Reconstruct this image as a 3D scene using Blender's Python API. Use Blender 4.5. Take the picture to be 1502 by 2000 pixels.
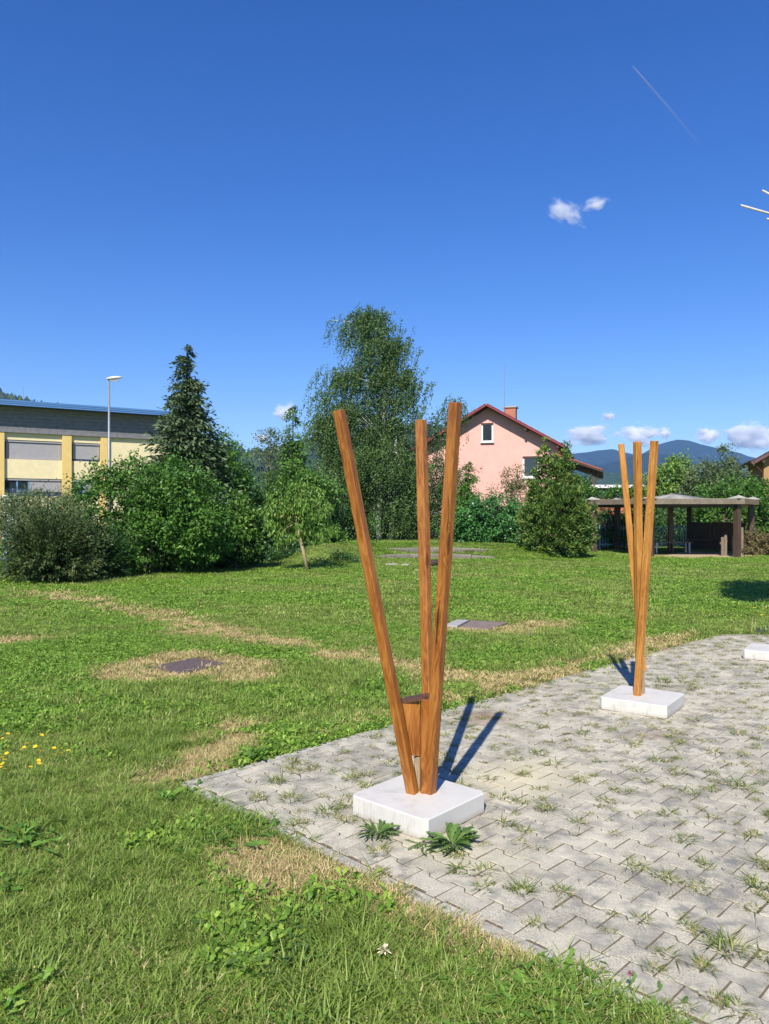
import bpy, bmesh, math, random
import numpy as np
from mathutils import Vector, Matrix, Quaternion

for o in list(bpy.data.objects):
    bpy.data.objects.remove(o, do_unlink=True)
S = bpy.context.scene
COL = S.collection
R = math.radians

# ------------------------------------------------------------------ camera, sky, sun, exposure
EYE, FPX, CX, CY = 1.65, 1500.0, 751.0, 1000.0
cam_d = bpy.data.cameras.new('camera')
cam = bpy.data.objects.new('camera', cam_d)
COL.objects.link(cam)
cam.location = (0, 0, EYE)
cam.rotation_euler = (R(90), 0, 0)
cam_d.sensor_fit = 'VERTICAL'
cam_d.sensor_height = 36.0
cam_d.sensor_width = 27.0
cam_d.lens = 27.0
cam_d.clip_start = 0.05
cam_d.clip_end = 90000.0
S.camera = cam

SUN_AZ, SUN_EL = 14.0, 43.0            # light travels towards +Y, 14 degrees to the right
W = bpy.data.worlds.new('World')
S.world = W
W.use_nodes = True
wn = W.node_tree.nodes
wl = W.node_tree.links
bgn = wn.get('Background')
sky = wn.new('ShaderNodeTexSky')
sky.sky_type = 'NISHITA'
sky.sun_disc = False
sky.sun_elevation = R(SUN_EL)
sky.sun_rotation = R(180 + SUN_AZ)
sky.altitude = 300
sky.air_density = 1.0
sky.dust_density = 0.2
sky.ozone_density = 4.0
gam = wn.new('ShaderNodeGamma')
gam.inputs['Gamma'].default_value = 1.0
hsv = wn.new('ShaderNodeHueSaturation')
hsv.inputs['Saturation'].default_value = 1.32
hsv.inputs['Hue'].default_value = 0.5175
wl.new(sky.outputs[0], hsv.inputs['Color'])
wl.new(hsv.outputs[0], bgn.inputs['Color'])
bgn.inputs['Strength'].default_value = 0.099

sun_d = bpy.data.lights.new('sun', 'SUN')
sun_d.energy = 4.9
sun_d.angle = R(0.53)
sun_d.color = (1.0, 0.93, 0.81)
sun = bpy.data.objects.new('sun', sun_d)
COL.objects.link(sun)
sd = Vector((math.sin(R(SUN_AZ)) * math.cos(R(SUN_EL)), math.cos(R(SUN_AZ)) * math.cos(R(SUN_EL)), -math.sin(R(SUN_EL))))
sun.rotation_euler = sd.to_track_quat('-Z', 'Y').to_euler()
sun.location = (-6, -20, 25)

S.render.engine = 'CYCLES'
S.view_settings.view_transform = 'Standard'
S.view_settings.look = 'None'
S.view_settings.exposure = 0.66
S.view_settings.gamma = 1.0
S.view_settings.use_curve_mapping = False
S.cycles.use_denoising = True
S.cycles.max_bounces = 12
S.cycles.diffuse_bounces = 4
S.cycles.glossy_bounces = 3
S.cycles.transmission_bounces = 4
S.cycles.transparent_max_bounces = 12
S.cycles.volume_bounces = 12
S.cycles.volume_max_steps = 128
S.cycles.sample_clamp_indirect = 6.0

rng = np.random.default_rng(11)
rnd = random.Random(5)


# ------------------------------------------------------------------ helpers
def PT(px, py, Y):
    """photo pixel at depth Y -> world point"""
    return Vector(((px - CX) / FPX * Y, Y, EYE - (py - CY) / FPX * Y))


def GD(px, py, z=0.0):
    """photo pixel on the level z -> world point"""
    Y = (EYE - z) * FPX / (py - CY)
    return Vector(((px - CX) / FPX * Y, Y, z))


def tag(o, label=None, cat=None, group=None, kind=None):
    if label: o['label'] = label
    if cat: o['category'] = cat
    if group: o['group'] = group
    if kind: o['kind'] = kind
    return o


def empty(name, loc, label, cat, group=None, rz=0.0):
    o = bpy.data.objects.new(name, None)
    COL.objects.link(o)
    o.location = loc
    o.rotation_euler = (0, 0, rz)
    o.empty_display_size = 0.1
    return tag(o, label, cat, group)


def link(name, me, mat=None, parent=None):
    o = bpy.data.objects.new(name, me)
    COL.objects.link(o)
    if mat is not None and len(me.materials) == 0:
        me.materials.append(mat)
    if parent is not None:
        o.parent = parent
    return o


def mesh_py(name, verts, faces, mat=None, parent=None, smooth=False, loc=None):
    me = bpy.data.meshes.new(name)
    me.from_pydata([tuple(v) for v in verts], [], faces)
    me.validate()
    if smooth:
        me.shade_smooth()
    o = link(name, me, mat, parent)
    if loc is not None:
        o.location = loc
    return o


def np_mesh(name, verts, quads, attr=None, smooth=False):
    """fast quad mesh; attr: dict of face float attributes"""
    me = bpy.data.meshes.new(name)
    nv, nf = len(verts), len(quads)
    me.vertices.add(nv)
    me.vertices.foreach_set('co', np.ascontiguousarray(verts, dtype=np.float32).ravel())
    me.loops.add(nf * 4)
    me.loops.foreach_set('vertex_index', np.ascontiguousarray(quads, dtype=np.int32).ravel())
    me.polygons.add(nf)
    me.polygons.foreach_set('loop_start', np.arange(0, nf * 4, 4, dtype=np.int32))
    me.polygons.foreach_set('loop_total', np.full(nf, 4, dtype=np.int32))
    if smooth:
        me.polygons.foreach_set('use_smooth', np.ones(nf, dtype=bool))
    me.update(calc_edges=True)
    for k, v in (attr or {}).items():
        dom = 'FACE' if len(v) == nf else 'POINT'
        a = me.attributes.new(k, 'FLOAT', dom)
        a.data.foreach_set('value', np.ascontiguousarray(v, dtype=np.float32))
    return me


class MB:
    """collects shapes into one mesh"""
    def __init__(s):
        s.v, s.f = [], []

    def add(s, verts, faces):
        b = len(s.v)
        s.v += [Vector(v) for v in verts]
        s.f += [tuple(i + b for i in f) for f in faces]
        return s

    def box(s, x0, x1, y0, y1, z0, z1, M=None):
        vs = [Vector((x, y, z)) for z in (z0, z1) for y in (y0, y1) for x in (x0, x1)]
        if M is not None:
            vs = [M @ v for v in vs]
        return s.add(vs, [(0, 2, 3, 1), (4, 5, 7, 6), (0, 1, 5, 4), (1, 3, 7, 5), (3, 2, 6, 7), (2, 0, 4, 6)])

    def prism(s, poly, z0, z1, M=None, bevel=0.0):
        n = len(poly)
        c = Vector((sum(p[0] for p in poly) / n, sum(p[1] for p in poly) / n))
        rings = [[Vector((p[0], p[1], z0)) for p in poly]]
        if bevel:
            rings.append([Vector((p[0], p[1], z1 - bevel)) for p in poly])
            ins = []
            for i, p in enumerate(poly):
                d = Vector((p[0], p[1])) - c
                k = max(0.0, 1 - bevel * 1.2 / max(d.length, 1e-6))
                q = c + d * k
                ins.append(Vector((q.x, q.y, z1)))
            rings.append(ins)
        else:
            rings.append([Vector((p[0], p[1], z1)) for p in poly])
        vs = [v for r in rings for v in r]
        if M is not None:
            vs = [M @ v for v in vs]
        fs = []
        for k in range(len(rings) - 1):
            for i in range(n):
                j = (i + 1) % n
                fs.append((k * n + i, k * n + j, (k + 1) * n + j, (k + 1) * n + i))
        fs.append(tuple(range(n - 1, -1, -1)))
        fs.append(tuple(range((len(rings) - 1) * n, len(rings) * n)))
        return s.add(vs, fs)

    def tube(s, pts, radii, n=6, cap=True):
        pts = [Vector(p) for p in pts]
        if not isinstance(radii, (list, tuple)):
            radii = [radii] * len(pts)
        vs, fs = [], []
        ref = Vector((0.31, 0.83, 0.46)).normalized()
        for i, p in enumerate(pts):
            t = (pts[min(i + 1, len(pts) - 1)] - pts[max(i - 1, 0)]).normalized()
            a = t.cross(ref)
            if a.length < 1e-3:
                a = t.cross(Vector((1, 0, 0)))
            a.normalize()
            b = t.cross(a)
            for k in range(n):
                th = 2 * math.pi * k / n
                vs.append(p + (a * math.cos(th) + b * math.sin(th)) * radii[i])
        for i in range(len(pts) - 1):
            for k in range(n):
                j = (k + 1) % n
                fs.append((i * n + k, i * n + j, (i + 1) * n + j, (i + 1) * n + k))
        if cap:
            fs.append(tuple(range(n - 1, -1, -1)))
            fs.append(tuple(range((len(pts) - 1) * n, len(pts) * n)))
        return s.add(vs, fs)

    def build(s, name, mat=None, parent=None, smooth=False, loc=None):
        return mesh_py(name, s.v, s.f, mat, parent, smooth, loc)


# value noise, used to lay things out
_NT = np.random.default_rng(3).random((256, 256))


def vnoise(x, y):
    x = np.asarray(x, float); y = np.asarray(y, float)
    xi = np.floor(x).astype(int); yi = np.floor(y).astype(int)
    fx = x - xi; fy = y - yi
    fx = fx * fx * (3 - 2 * fx); fy = fy * fy * (3 - 2 * fy)
    g = lambda i, j: _NT[i & 255, j & 255]
    a = g(xi, yi) * (1 - fx) + g(xi + 1, yi) * fx
    b = g(xi, yi + 1) * (1 - fx) + g(xi + 1, yi + 1) * fx
    return a * (1 - fy) + b * fy


def fbm(x, y, o=4):
    s, a, t = 0, 0.5, 0
    for k in range(o):
        s = s + a * vnoise(x * 2 ** k + 17.3 * k, y * 2 ** k + 9.1 * k)
        t += a
        a *= 0.5
    return s / t


def seg_dist(x, y, pts):
    """distance of arrays x,y to a polyline"""
    d = np.full(np.shape(x), 1e9)
    for (ax, ay), (bx, by) in zip(pts[:-1], pts[1:]):
        vx, vy = bx - ax, by - ay
        t = np.clip(((x - ax) * vx + (y - ay) * vy) / (vx * vx + vy * vy), 0, 1)
        d = np.minimum(d, np.hypot(x - ax - t * vx, y - ay - t * vy))
    return d


def in_poly(x, y, poly):
    ins = np.zeros(np.shape(x), bool)
    n = len(poly)
    for i in range(n):
        x0, y0 = poly[i]; x1, y1 = poly[(i + 1) % n]
        c = ((y0 > y) != (y1 > y)) & (x < (x1 - x0) * (y - y0) / (y1 - y0 + 1e-12) + x0)
        ins ^= c
    return ins


# ------------------------------------------------------------------ materials
class NT:
    def __init__(s, name):
        s.m = bpy.data.materials.new(name)
        s.m.use_nodes = True
        s.n = s.m.node_tree.nodes
        s.l = s.m.node_tree.links
        s.b = s.n.get('Principled BSDF')
        s.out = s.n.get('Material Output')

    def new(s, t, **kw):
        n = s.n.new(t)
        for k, v in kw.items():
            setattr(n, k, v)
        return n

    def put(s, sock, val):
        if hasattr(val, 'default_value') or isinstance(val, bpy.types.NodeSocket):
            s.l.new(val, sock)
        else:
            sock.default_value = val

    def coord(s, kind='Object', scale=(1, 1, 1), rot=(0, 0, 0)):
        tc = s.new('ShaderNodeTexCoord')
        mp = s.new('ShaderNodeMapping')
        mp.inputs['Scale'].default_value = scale
        mp.inputs['Rotation'].default_value = rot
        s.l.new(tc.outputs[kind], mp.inputs['Vector'])
        return mp.outputs[0]

    def noise(s, vec, scale, detail=4, rough=0.55, dist=0.0):
        n = s.new('ShaderNodeTexNoise')
        s.l.new(vec, n.inputs['Vector'])
        n.inputs['Scale'].default_value = scale
        n.inputs['Detail'].default_value = detail
        n.inputs['Roughness'].default_value = rough
        n.inputs['Distortion'].default_value = dist
        return n.outputs['Fac']

    def ramp(s, fac, stops):
        r = s.new('ShaderNodeValToRGB')
        e = r.color_ramp.elements
        while len(e) < len(stops):
            e.new(0.5)
        for i, (p, c) in enumerate(stops):
            e[i].position = p
            e[i].color = (*c, 1) if len(c) == 3 else c
        s.l.new(fac, r.inputs[0])
        return r.outputs[0]

    def mix(s, fac, a, b, mode='MIX'):
        m = s.new('ShaderNodeMix', data_type='RGBA', blend_type=mode)
        s.put(m.inputs[0], fac)
        for sock, v in ((m.inputs[6], a), (m.inputs[7], b)):
            if isinstance(v, tuple):
                sock.default_value = (*v, 1) if len(v) == 3 else v
            else:
                s.l.new(v, sock)
        return m.outputs[2]

    def math(s, op, a, b=0.0, clamp=False):
        m = s.new('ShaderNodeMath', operation=op, use_clamp=clamp)
        s.put(m.inputs[0], a)
        s.put(m.inputs[1], b)
        return m.outputs[0]

    def attr(s, name):
        a = s.new('ShaderNodeAttribute', attribute_name=name)
        return a.outputs['Fac']

    def bump(s, h, strength=0.3, dist=0.01):
        b = s.new('ShaderNodeBump')
        b.inputs['Strength'].default_value = strength
        b.inputs['Distance'].default_value = dist
        s.l.new(h, b.inputs['Height'])
        s.l.new(b.outputs[0], s.b.inputs['Normal'])

    def done(s, col=None, rough=0.6, metal=0.0, spec=0.3):
        if col is not None:
            if isinstance(col, tuple):
                s.b.inputs['Base Color'].default_value = (*col, 1)
            else:
                s.l.new(col, s.b.inputs['Base Color'])
        s.put(s.b.inputs['Roughness'], rough)
        s.b.inputs['Metallic'].default_value = metal
        s.b.inputs['Specular IOR Level'].default_value = spec
        return s.m


def plain(name, col, rough=0.6, var=0.12, scale=6.0, metal=0.0, spec=0.3, bump=0.0, kind='Object'):
    t = NT(name)
    v = t.coord(kind)
    n = t.noise(v, scale, 5)
    lo = tuple(max(0, c * (1 - var)) for c in col)
    hi = tuple(min(1, c * (1 + var)) for c in col)
    c = t.ramp(n, [(0.3, lo), (0.7, hi)])
    if bump:
        t.bump(n, bump, 0.01)
    return t.done(c, rough, metal, spec)


def leaf_mat(name, dark, mid, light, trans=0.22, rough=0.5):
    t = NT(name)
    f = t.attr('rnd')
    oi = t.new('ShaderNodeObjectInfo')
    f2 = t.math('ADD', t.math('MULTIPLY', f, 0.8), t.math('MULTIPLY', oi.outputs['Random'], 0.2))
    c = t.ramp(f2, [(0.0, dark), (0.55, mid), (1.0, light)])
    t.done(c, rough, 0, 0.35)
    tr = t.new('ShaderNodeBsdfTranslucent')
    t.l.new(c, tr.inputs['Color'])
    mx = t.new('ShaderNodeMixShader')
    mx.inputs[0].default_value = trans
    t.l.new(t.b.outputs[0], mx.inputs[1])
    t.l.new(tr.outputs[0], mx.inputs[2])
    t.l.new(mx.outputs[0], t.out.inputs['Surface'])
    return t.m


def wood_mat(name, dark, mid, light, knots=True):
    """stained pine; grain runs along local Z"""
    t = NT(name)
    oi = t.new('ShaderNodeObjectInfo')
    tc = t.new('ShaderNodeTexCoord')
    off = t.new('ShaderNodeVectorMath', operation='ADD')
    cmb = t.new('ShaderNodeCombineXYZ')
    t.l.new(t.math('MULTIPLY', oi.outputs['Random'], 37.0), cmb.inputs[0])
    t.l.new(t.math('MULTIPLY', oi.outputs['Random'], 11.0), cmb.inputs[2])
    t.l.new(tc.outputs['Object'], off.inputs[0])
    t.l.new(cmb.outputs[0], off.inputs[1])
    mp = t.new('ShaderNodeMapping')
    mp.inputs['Scale'].default_value = (1, 1, 0.10)
    t.l.new(off.outputs[0], mp.inputs['Vector'])
    # knots bend the grain
    mk = t.new('ShaderNodeMapping')
    mk.inputs['Scale'].default_value = (9, 9, 2.6)
    t.l.new(off.outputs[0], mk.inputs['Vector'])
    vo = t.new('ShaderNodeTexVoronoi')
    vo.inputs['Scale'].default_value = 1.0
    t.l.new(mk.outputs[0], vo.inputs['Vector'])
    kd = vo.outputs['Distance']
    warp = t.new('ShaderNodeMapRange')
    warp.inputs[1].default_value = 0.0
    warp.inputs[2].default_value = 0.38
    warp.inputs[3].default_value = 1.0
    warp.inputs[4].default_value = 0.0
    t.l.new(kd, warp.inputs[0])
    g1 = t.noise(mp.outputs[0], 95, 3, 0.6, 0.6)
    g2 = t.noise(mp.outputs[0], 22, 3, 0.5, 1.2)
    big = t.noise(off.outputs[0], 2.6, 3)
    ring = t.math('SINE', t.math('MULTIPLY', t.math('ADD', g2, t.math('MULTIPLY', warp.outputs[0], 0.55)), 34.0))
    gr = t.math('ADD', t.math('MULTIPLY', g1, 0.45), t.math('MULTIPLY', t.math('ADD', t.math('MULTIPLY', ring, 0.5), 0.5), 0.17))
    gr = t.math('ADD', gr, t.math('MULTIPLY', big, 0.50))
    col = t.ramp(gr, [(0.2, dark), (0.5, mid), (0.82, light)])
    if knots:
        k = t.ramp(kd, [(0.0, (1, 1, 1)), (0.09, (0.85, 0.85, 0.85)), (0.19, (0, 0, 0))])
        kc = t.mix(0.75, col, tuple(c * 0.42 for c in dark))
        col = t.mix(k, col, kc)
    mc = t.new('ShaderNodeMapping')
    mc.inputs['Scale'].default_value = (1, 1, 0.035)
    t.l.new(off.outputs[0], mc.inputs['Vector'])
    ck = t.noise(mc.outputs[0], 70, 2, 0.5)
    cm = t.ramp(ck, [(0.28, (0.9, 0.9, 0.9)), (0.345, (0, 0, 0))])
    col = t.mix(cm, col, tuple(c * 0.35 for c in dark))
    t.bump(gr, 0.12, 0.004)
    return t.done(col, t.math('ADD', t.math('MULTIPLY', g1, 0.25), 0.30), 0, 0.4)

# ------------------------------------------------------------------ ground
PA = GD(350, 1530)
PB = GD(1400, 1239)
EU = Vector((math.cos(R(-45)), math.sin(R(-45))))
PEND = Vector((PA.x, PA.y)) + EU * 9.0
PATIO = [(PA.x, PA.y), (PB.x, PB.y), (7.5, 10.28), (13.0, 9.6), (PEND.x + 8, PEND.y), (PEND.x, PEND.y)]

g2 = lambda px, py: tuple(GD(px, py)[:2])
BANK = [(-2.1, 24.9), (-1.5, 26.4), (-1.0, 28.4), (0.4, 29.5), (2.2, 29.7), (4.0, 29.2), (5.3, 27.8)]
DRY_LINES = [
    ([g2(70, 1158), g2(200, 1178), g2(320, 1204), g2(430, 1228), g2(520, 1248)], 0.42, 0.9),
    ([g2(520, 1248), g2(620, 1266), g2(720, 1282), g2(830, 1305), g2(930, 1325), g2(1020, 1332)], 0.36, 1.0),
    ([g2(1010, 1335), g2(1120, 1303), g2(1230, 1268), g2(1340, 1246)], 0.26, 1.0),
    ([g2(880, 1362), g2(1010, 1332)], 0.22, 0.9),
    ([g2(345, 1512), g2(420, 1470), g2(470, 1440)], 0.16, 1.0),
    ([g2(400, 1430), g2(470, 1412)], 0.16, 0.9),
    ([g2(600, 1440), g2(740, 1395)], 0.09, 0.8),
    ([g2(500, 1660), g2(640, 1700), g2(800, 1765), g2(950, 1815), g2(1010, 1835)], 0.13, 0.95),
    ([g2(520, 1690), g2(560, 1720)], 0.13, 1.0),
    ([g2(-10, 1252), g2(25, 1250)], 0.25, 1.0),
    ([g2(905, 1228), g2(1000, 1226), g2(1080, 1218)], 0.42, 0.9),
    ([g2(880, 1124), g2(1000, 1120), g2(1090, 1118)], 0.9, 0.35),
    ([g2(640, 1130), g2(760, 1136)], 0.7, 0.35),
    ([g2(1300, 1086), g2(1420, 1086)], 0.9, 1.0),
    ([g2(0, 1195), g2(70, 1190), g2(130, 1180)], 0.35, 0.5),
]
HATCH = GD(368, 1299)


def dry_mask(x, y):
    x = np.asarray(x, float); y = np.asarray(y, float)
    wob = (fbm(x * 1.7, y * 1.7) - 0.5)
    m = np.zeros(x.shape)
    for pts, w, a in DRY_LINES:
        w = w * 1.35
        d = seg_dist(x, y, pts) + wob * w * 1.9
        m = np.maximum(m, a * np.clip(1.35 - d / w, 0, 1))
    d = np.hypot((x - HATCH.x - 0.05) / 1.2, (y - HATCH.y) / 1.0) + wob * 0.9
    m = np.maximum(m, np.clip((1.02 - d) * 4.0, 0, 1))
    return m


def ground_z(x, y):
    x = np.asarray(x, float); y = np.asarray(y, float)
    z = -0.025 + 0.03 * (fbm(x * 0.45 + 5, y * 0.45) - 0.5) * np.clip((y - 5) / 6, 0, 1)
    d = seg_dist(x, y, BANK)
    z = z + (0.46 + .12 * (x < -.5)) * np.exp(-(d / 0.8) ** 2)
    z = z + 0.34 * np.clip((y - 30.3) / 1.2, 0, 1) * np.clip((7 - np.abs(x - 1.5)) / 2, 0, 1) * np.clip((44 - y) / 4, 0, 1)
    ins = in_poly(x, y, PATIO)
    d2 = seg_dist(x, y, PATIO + [PATIO[0]])
    z = np.where(ins, np.minimum(z, -0.03 - np.clip(d2, 0, 0.2) * 0.2), z)
    z = np.where(~ins & (d2 < .5) & (y < 12), z + .012, z)
    z = z + 0.02 * np.clip((y - 60) / 100, 0, 1)
    return z


def axis(parts):
    out = []
    for a, b, st in parts:
        out += list(np.arange(a, b, st))
    return np.array(sorted(set(np.round(out + [parts[-1][1]], 4))))


gx = axis([(-5000, -1000, 1000), (-1000, -100, 300), (-100, -30, 14), (-30, -8, 0.7), (-8, 8, 0.13), (8, 30, 0.7), (30, 100, 14), (100, 1000, 300), (1000, 5000.1, 1000)])
gy = axis([(-300, -20, 70), (-20, 0, 2), (0, 13, 0.12), (13, 34, 0.3), (34, 60, 2), (60, 200, 20), (200, 1000, 200), (1000, 5000.1, 1000)])
XX, YY = np.meshgrid(gx, gy)
ZZ = ground_z(XX, YY)
DM = dry_mask(XX, YY)
nx, ny = len(gx), len(gy)
idx = np.arange(nx * ny).reshape(ny, nx)
quads = np.stack([idx[:-1, :-1], idx[:-1, 1:], idx[1:, 1:], idx[1:, :-1]], -1).reshape(-1, 4)
gme = np_mesh('ground', np.stack([XX, YY, ZZ], -1).reshape(-1, 3), quads, {'dry': DM.ravel()}, smooth=True)
t = NT('lawn soil')
v = t.coord('Object')
n1 = t.noise(v, 0.55, 5)
n2 = t.noise(v, 9.0, 6, 0.65)
n3 = t.noise(v, 60.0, 3, 0.7)
green = t.ramp(t.math('ADD', t.math('MULTIPLY', n2, 0.6), t.math('MULTIPLY', n3, 0.4)), [(0.3, (0.09, 0.13, 0.028)), (0.55, (0.16, 0.23, 0.05)), (0.75, (0.27, 0.30, 0.09))])
dryc = t.ramp(n3, [(0.3, (0.24, 0.175, 0.085)), (0.7, (0.46, 0.36, 0.19))])
f = t.math('MULTIPLY', t.math('ADD', t.attr('dry'), t.math('MULTIPLY', t.math('SUBTRACT', n2, 0.5), 0.8)), 1.25, True)
t.bump(n3, 0.5, 0.02)
ground = link('ground', gme, t.done(t.mix(f, green, dryc), 0.9, 0, 0.1))
tag(ground, 'green lawn with dry straw coloured streaks', None, None, 'structure')

# ------------------------------------------------------------------ patio of interlocking concrete pavers
t = NT('paver concrete')
oi = t.new('ShaderNodeObjectInfo')
ge = t.new('ShaderNodeNewGeometry')
wpos = ge.outputs['Position']
rv = t.math('FRACT', t.math('ADD', oi.outputs['Random'], ge.outputs['Random Per Island']))
s1 = t.noise(wpos, 120, 4, 0.85)
s2 = t.noise(wpos, 9.0, 5, 0.62)
s3 = t.noise(wpos, 1.3, 4, 0.6)
base = t.ramp(rv, [(0.0, (0.36, 0.34, 0.275)), (0.5, (0.44, 0.415, 0.335)), (1.0, (0.51, 0.48, 0.39))])
spk = t.ramp(s1, [(0.38, (0.38, 0.38, 0.37)), (0.52, (0.98, 0.98, 0.97)), (0.68, (1.28, 1.27, 1.22))])
c = t.mix(1.0, base, spk, 'MULTIPLY')
s4 = t.noise(wpos, 3.4, 4, .6)
c = t.mix(t.ramp(s4, [(.42, (0, 0, 0)), (.62, (.55, .55, .55))]), c, (0.56, 0.525, 0.42))
lich = t.ramp(t.math('ADD', t.math('MULTIPLY', s2, 0.65), t.math('MULTIPLY', s1, 0.35)), [(0.485, (0, 0, 0)), (0.58, (0.9, 0.9, 0.9))])
c = t.mix(t.math('MULTIPLY', lich, t.ramp(s3, [(0.35, (0.15, 0.15, 0.15)), (0.6, (0.9, 0.9, 0.9))])), c, (0.155, 0.155, 0.15))


def world_blob(t, x, y, rx, ry, rot, vec):
    mp = t.new('ShaderNodeMapping', vector_type='TEXTURE')
    mp.inputs['Location'].default_value = (x, y, 0)
    mp.inputs['Rotation'].default_value = (0, 0, rot)
    mp.inputs['Scale'].default_value = (rx, ry, 1000)
    t.l.new(vec, mp.inputs['Vector'])
    ln = t.new('ShaderNodeVectorMath', operation='LENGTH')
    t.l.new(mp.outputs[0], ln.inputs[0])
    return t.math('SUBTRACT', 1.0, ln.outputs['Value'], True)


p = GD(1010, 1520)
saw = world_blob(t, p.x, p.y, 0.62, 0.42, 0.6, wpos)
p = GD(880, 1660)
saw2 = world_blob(t, p.x, p.y, 0.55, 0.28, -0.6, wpos)
saw = t.math('MULTIPLY', t.math('MAXIMUM', saw, t.math('MULTIPLY', saw2, 0.6)), t.math('ADD', s2, t.math('MULTIPLY', s1, 0.7)), True)
c = t.mix(t.math('MULTIPLY', saw, 0.9), c, (0.60, 0.54, 0.36))
p = GD(945, 1402)
st = world_blob(t, p.x, p.y, 0.34, 0.30, 0.3, wpos)
c = t.mix(t.math('MULTIPLY', st, t.math('MULTIPLY', s2, 1.7), True), c, (0.23, 0.155, 0.095))
p = GD(1290, 1435)
st = world_blob(t, p.x, p.y, 0.4, 0.2, 0.3, wpos)
c = t.mix(t.math('MULTIPLY', st, t.math('MULTIPLY', s2, 1.2), True), c, (0.26, 0.20, 0.14))
t.bump(t.math('ADD', s1, t.math('MULTIPLY', s2, 0.5)), 0.55, 0.004)
M_PAVER = t.done(c, 0.92, 0, 0.15)

t = NT('joint sand')
v = t.coord('Object')
M_SAND = t.done(t.ramp(t.noise(v, 40, 5, 0.7), [(0.3, (0.09, 0.072, 0.05)), (0.7, (0.19, 0.155, 0.11))]), 0.95, 0, 0.1)

patio = mesh_py('patio', [(x, y, -0.0042) for x, y in PATIO], [tuple(range(len(PATIO)))], M_SAND)
# winding up
if patio.data.polygons[0].normal.z < 0:
    patio.data.flip_normals()
tag(patio, 'weathered grey paved terrace with weeds in its joints', None, None, 'structure')

PITCH, PL, ZA = 0.142, 0.205, 0.0135
JG = 0.0040
EV = Vector((-EU.y, EU.x))
org = Vector((PA.x, PA.y)) + EU * 0.06 + EV * 0.06


def paver_outline():
    h = PL / 2 - JG
    w = PITCH / 2 - JG
    q, dq = PL / 4, PL * 0.055
    up = [(-h, w + ZA), (-q - dq, w + ZA), (-q + dq, w - ZA), (q - dq, w - ZA), (q + dq, w + ZA), (h, w + ZA)]
    dn = [(x, -y) for x, y in reversed(up)]
    return up + dn


def clip_half(poly, a, b, cc):
    """keep a*x+b*y >= cc"""
    out = []
    for i in range(len(poly)):
        p, q = poly[i], poly[(i + 1) % len(poly)]
        dp, dq = a * p[0] + b * p[1] - cc, a * q[0] + b * q[1] - cc
        if dp >= 0:
            out.append(p)
        if (dp >= 0) != (dq >= 0):
            k = dp / (dp - dq)
            out.append((p[0] + (q[0] - p[0]) * k, p[1] + (q[1] - p[1]) * k))
    return out


OUT = paver_outline()
PV = []
for k in range(4):
    rr = random.Random(k)
    oo = [(x + rr.uniform(-.0016, .0016), y + rr.uniform(-.0016, .0016)) for x, y in OUT]
    m = MB()
    m.prism(oo[::-1], -0.025, 0.0, None, 0.0022)
    me = bpy.data.meshes.new('paver')
    me.from_pydata([tuple(x) for x in m.v], [], m.f)
    me.materials.append(M_PAVER)
    PV.append(me)
PVN = len(PV[0].vertices)

cells = []
far_n = Vector((0.0, -1.0))
for r_ in range(0, 100):
    for k_ in range(0, 90):
        u = (k_ + (0.5 if r_ % 2 else 0.0)) * PL
        vv = r_ * PITCH + PITCH / 2
        c2 = org + EU * u + EV * vv
        if c2.y > 10.35 or c2.x > 7.6 or c2.y < 0.4 or u < -PL or c2.x < -3:
            continue
        if c2.x > 0.95 * c2.y + 1.5:
            continue
        cells.append((u, vv, c2))
ang = math.atan2(EU.y, EU.x)


def in_view(x, y, mx=0.0):
    if y < 1.4: return False
    px = CX + x / y * FPX
    py = CY + EYE / y * FPX
    return -20 - mx < px < 1522 + mx and py < 2030 + mx


order = sorted([i for i, c in enumerate(cells) if in_view(c[2].x, c[2].y)], key=lambda i: cells[i][2].y)
single = set(order[:300])
rest = MB()
UCLIP, VCLIP = JG, JG
for i, (u, vv, c2) in enumerate(cells):
    tx, ty, dz = rnd.gauss(0, .007), rnd.gauss(0, .007), rnd.gauss(0, .0011)
    M = Matrix.Translation((c2.x, c2.y, dz)) @ Matrix.Rotation(ang + rnd.gauss(0, .006), 4, 'Z') @ Matrix.Rotation(tx, 4, 'X') @ Matrix.Rotation(ty, 4, 'Y')
    cut = u < PL / 2 + .001 or vv < PITCH / 2 + ZA or c2.y > 10.12
    if cut:
        poly = clip_half(OUT, 1, 0, UCLIP - u)
        poly = clip_half(poly, 0, 1, VCLIP - vv)
        if c2.y > 10.12:
            poly = clip_half(poly, -math.sin(ang) * 1.0 * EU.y / EU.y if False else -EU.y, -EV.y, -(10.24 - c2.y))
        if len(poly) < 3:
            continue
        ar = 0.5 * sum(poly[j][0] * poly[(j + 1) % len(poly)][1] - poly[(j + 1) % len(poly)][0] * poly[j][1] for j in range(len(poly)))
        if abs(ar) < 0.0012:
            continue
        if ar < 0: poly = poly[::-1]
        m = MB().prism(poly, -0.025, 0.0, None, 0.0022)
        if i in single:
            o = m.build('paver', M_PAVER, patio)
            o.matrix_local = M
        else:
            rest.add([M @ x for x in m.v], m.f)
        continue
    if i in single:
        o = link('paver', PV[rnd.randrange(4)], None, patio)
        o.matrix_local = M
    else:
        me = PV[rnd.randrange(4)]
        rest.add([M @ x.co for x in me.vertices], [tuple(p.vertices) for p in me.polygons])
o = rest.build('paver_field', M_PAVER, patio)
o['kind'] = 'stuff'

M_KERB = plain('kerb concrete', (0.36, 0.345, 0.305), 0.9, 0.35, 22, bump=0.4)


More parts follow.
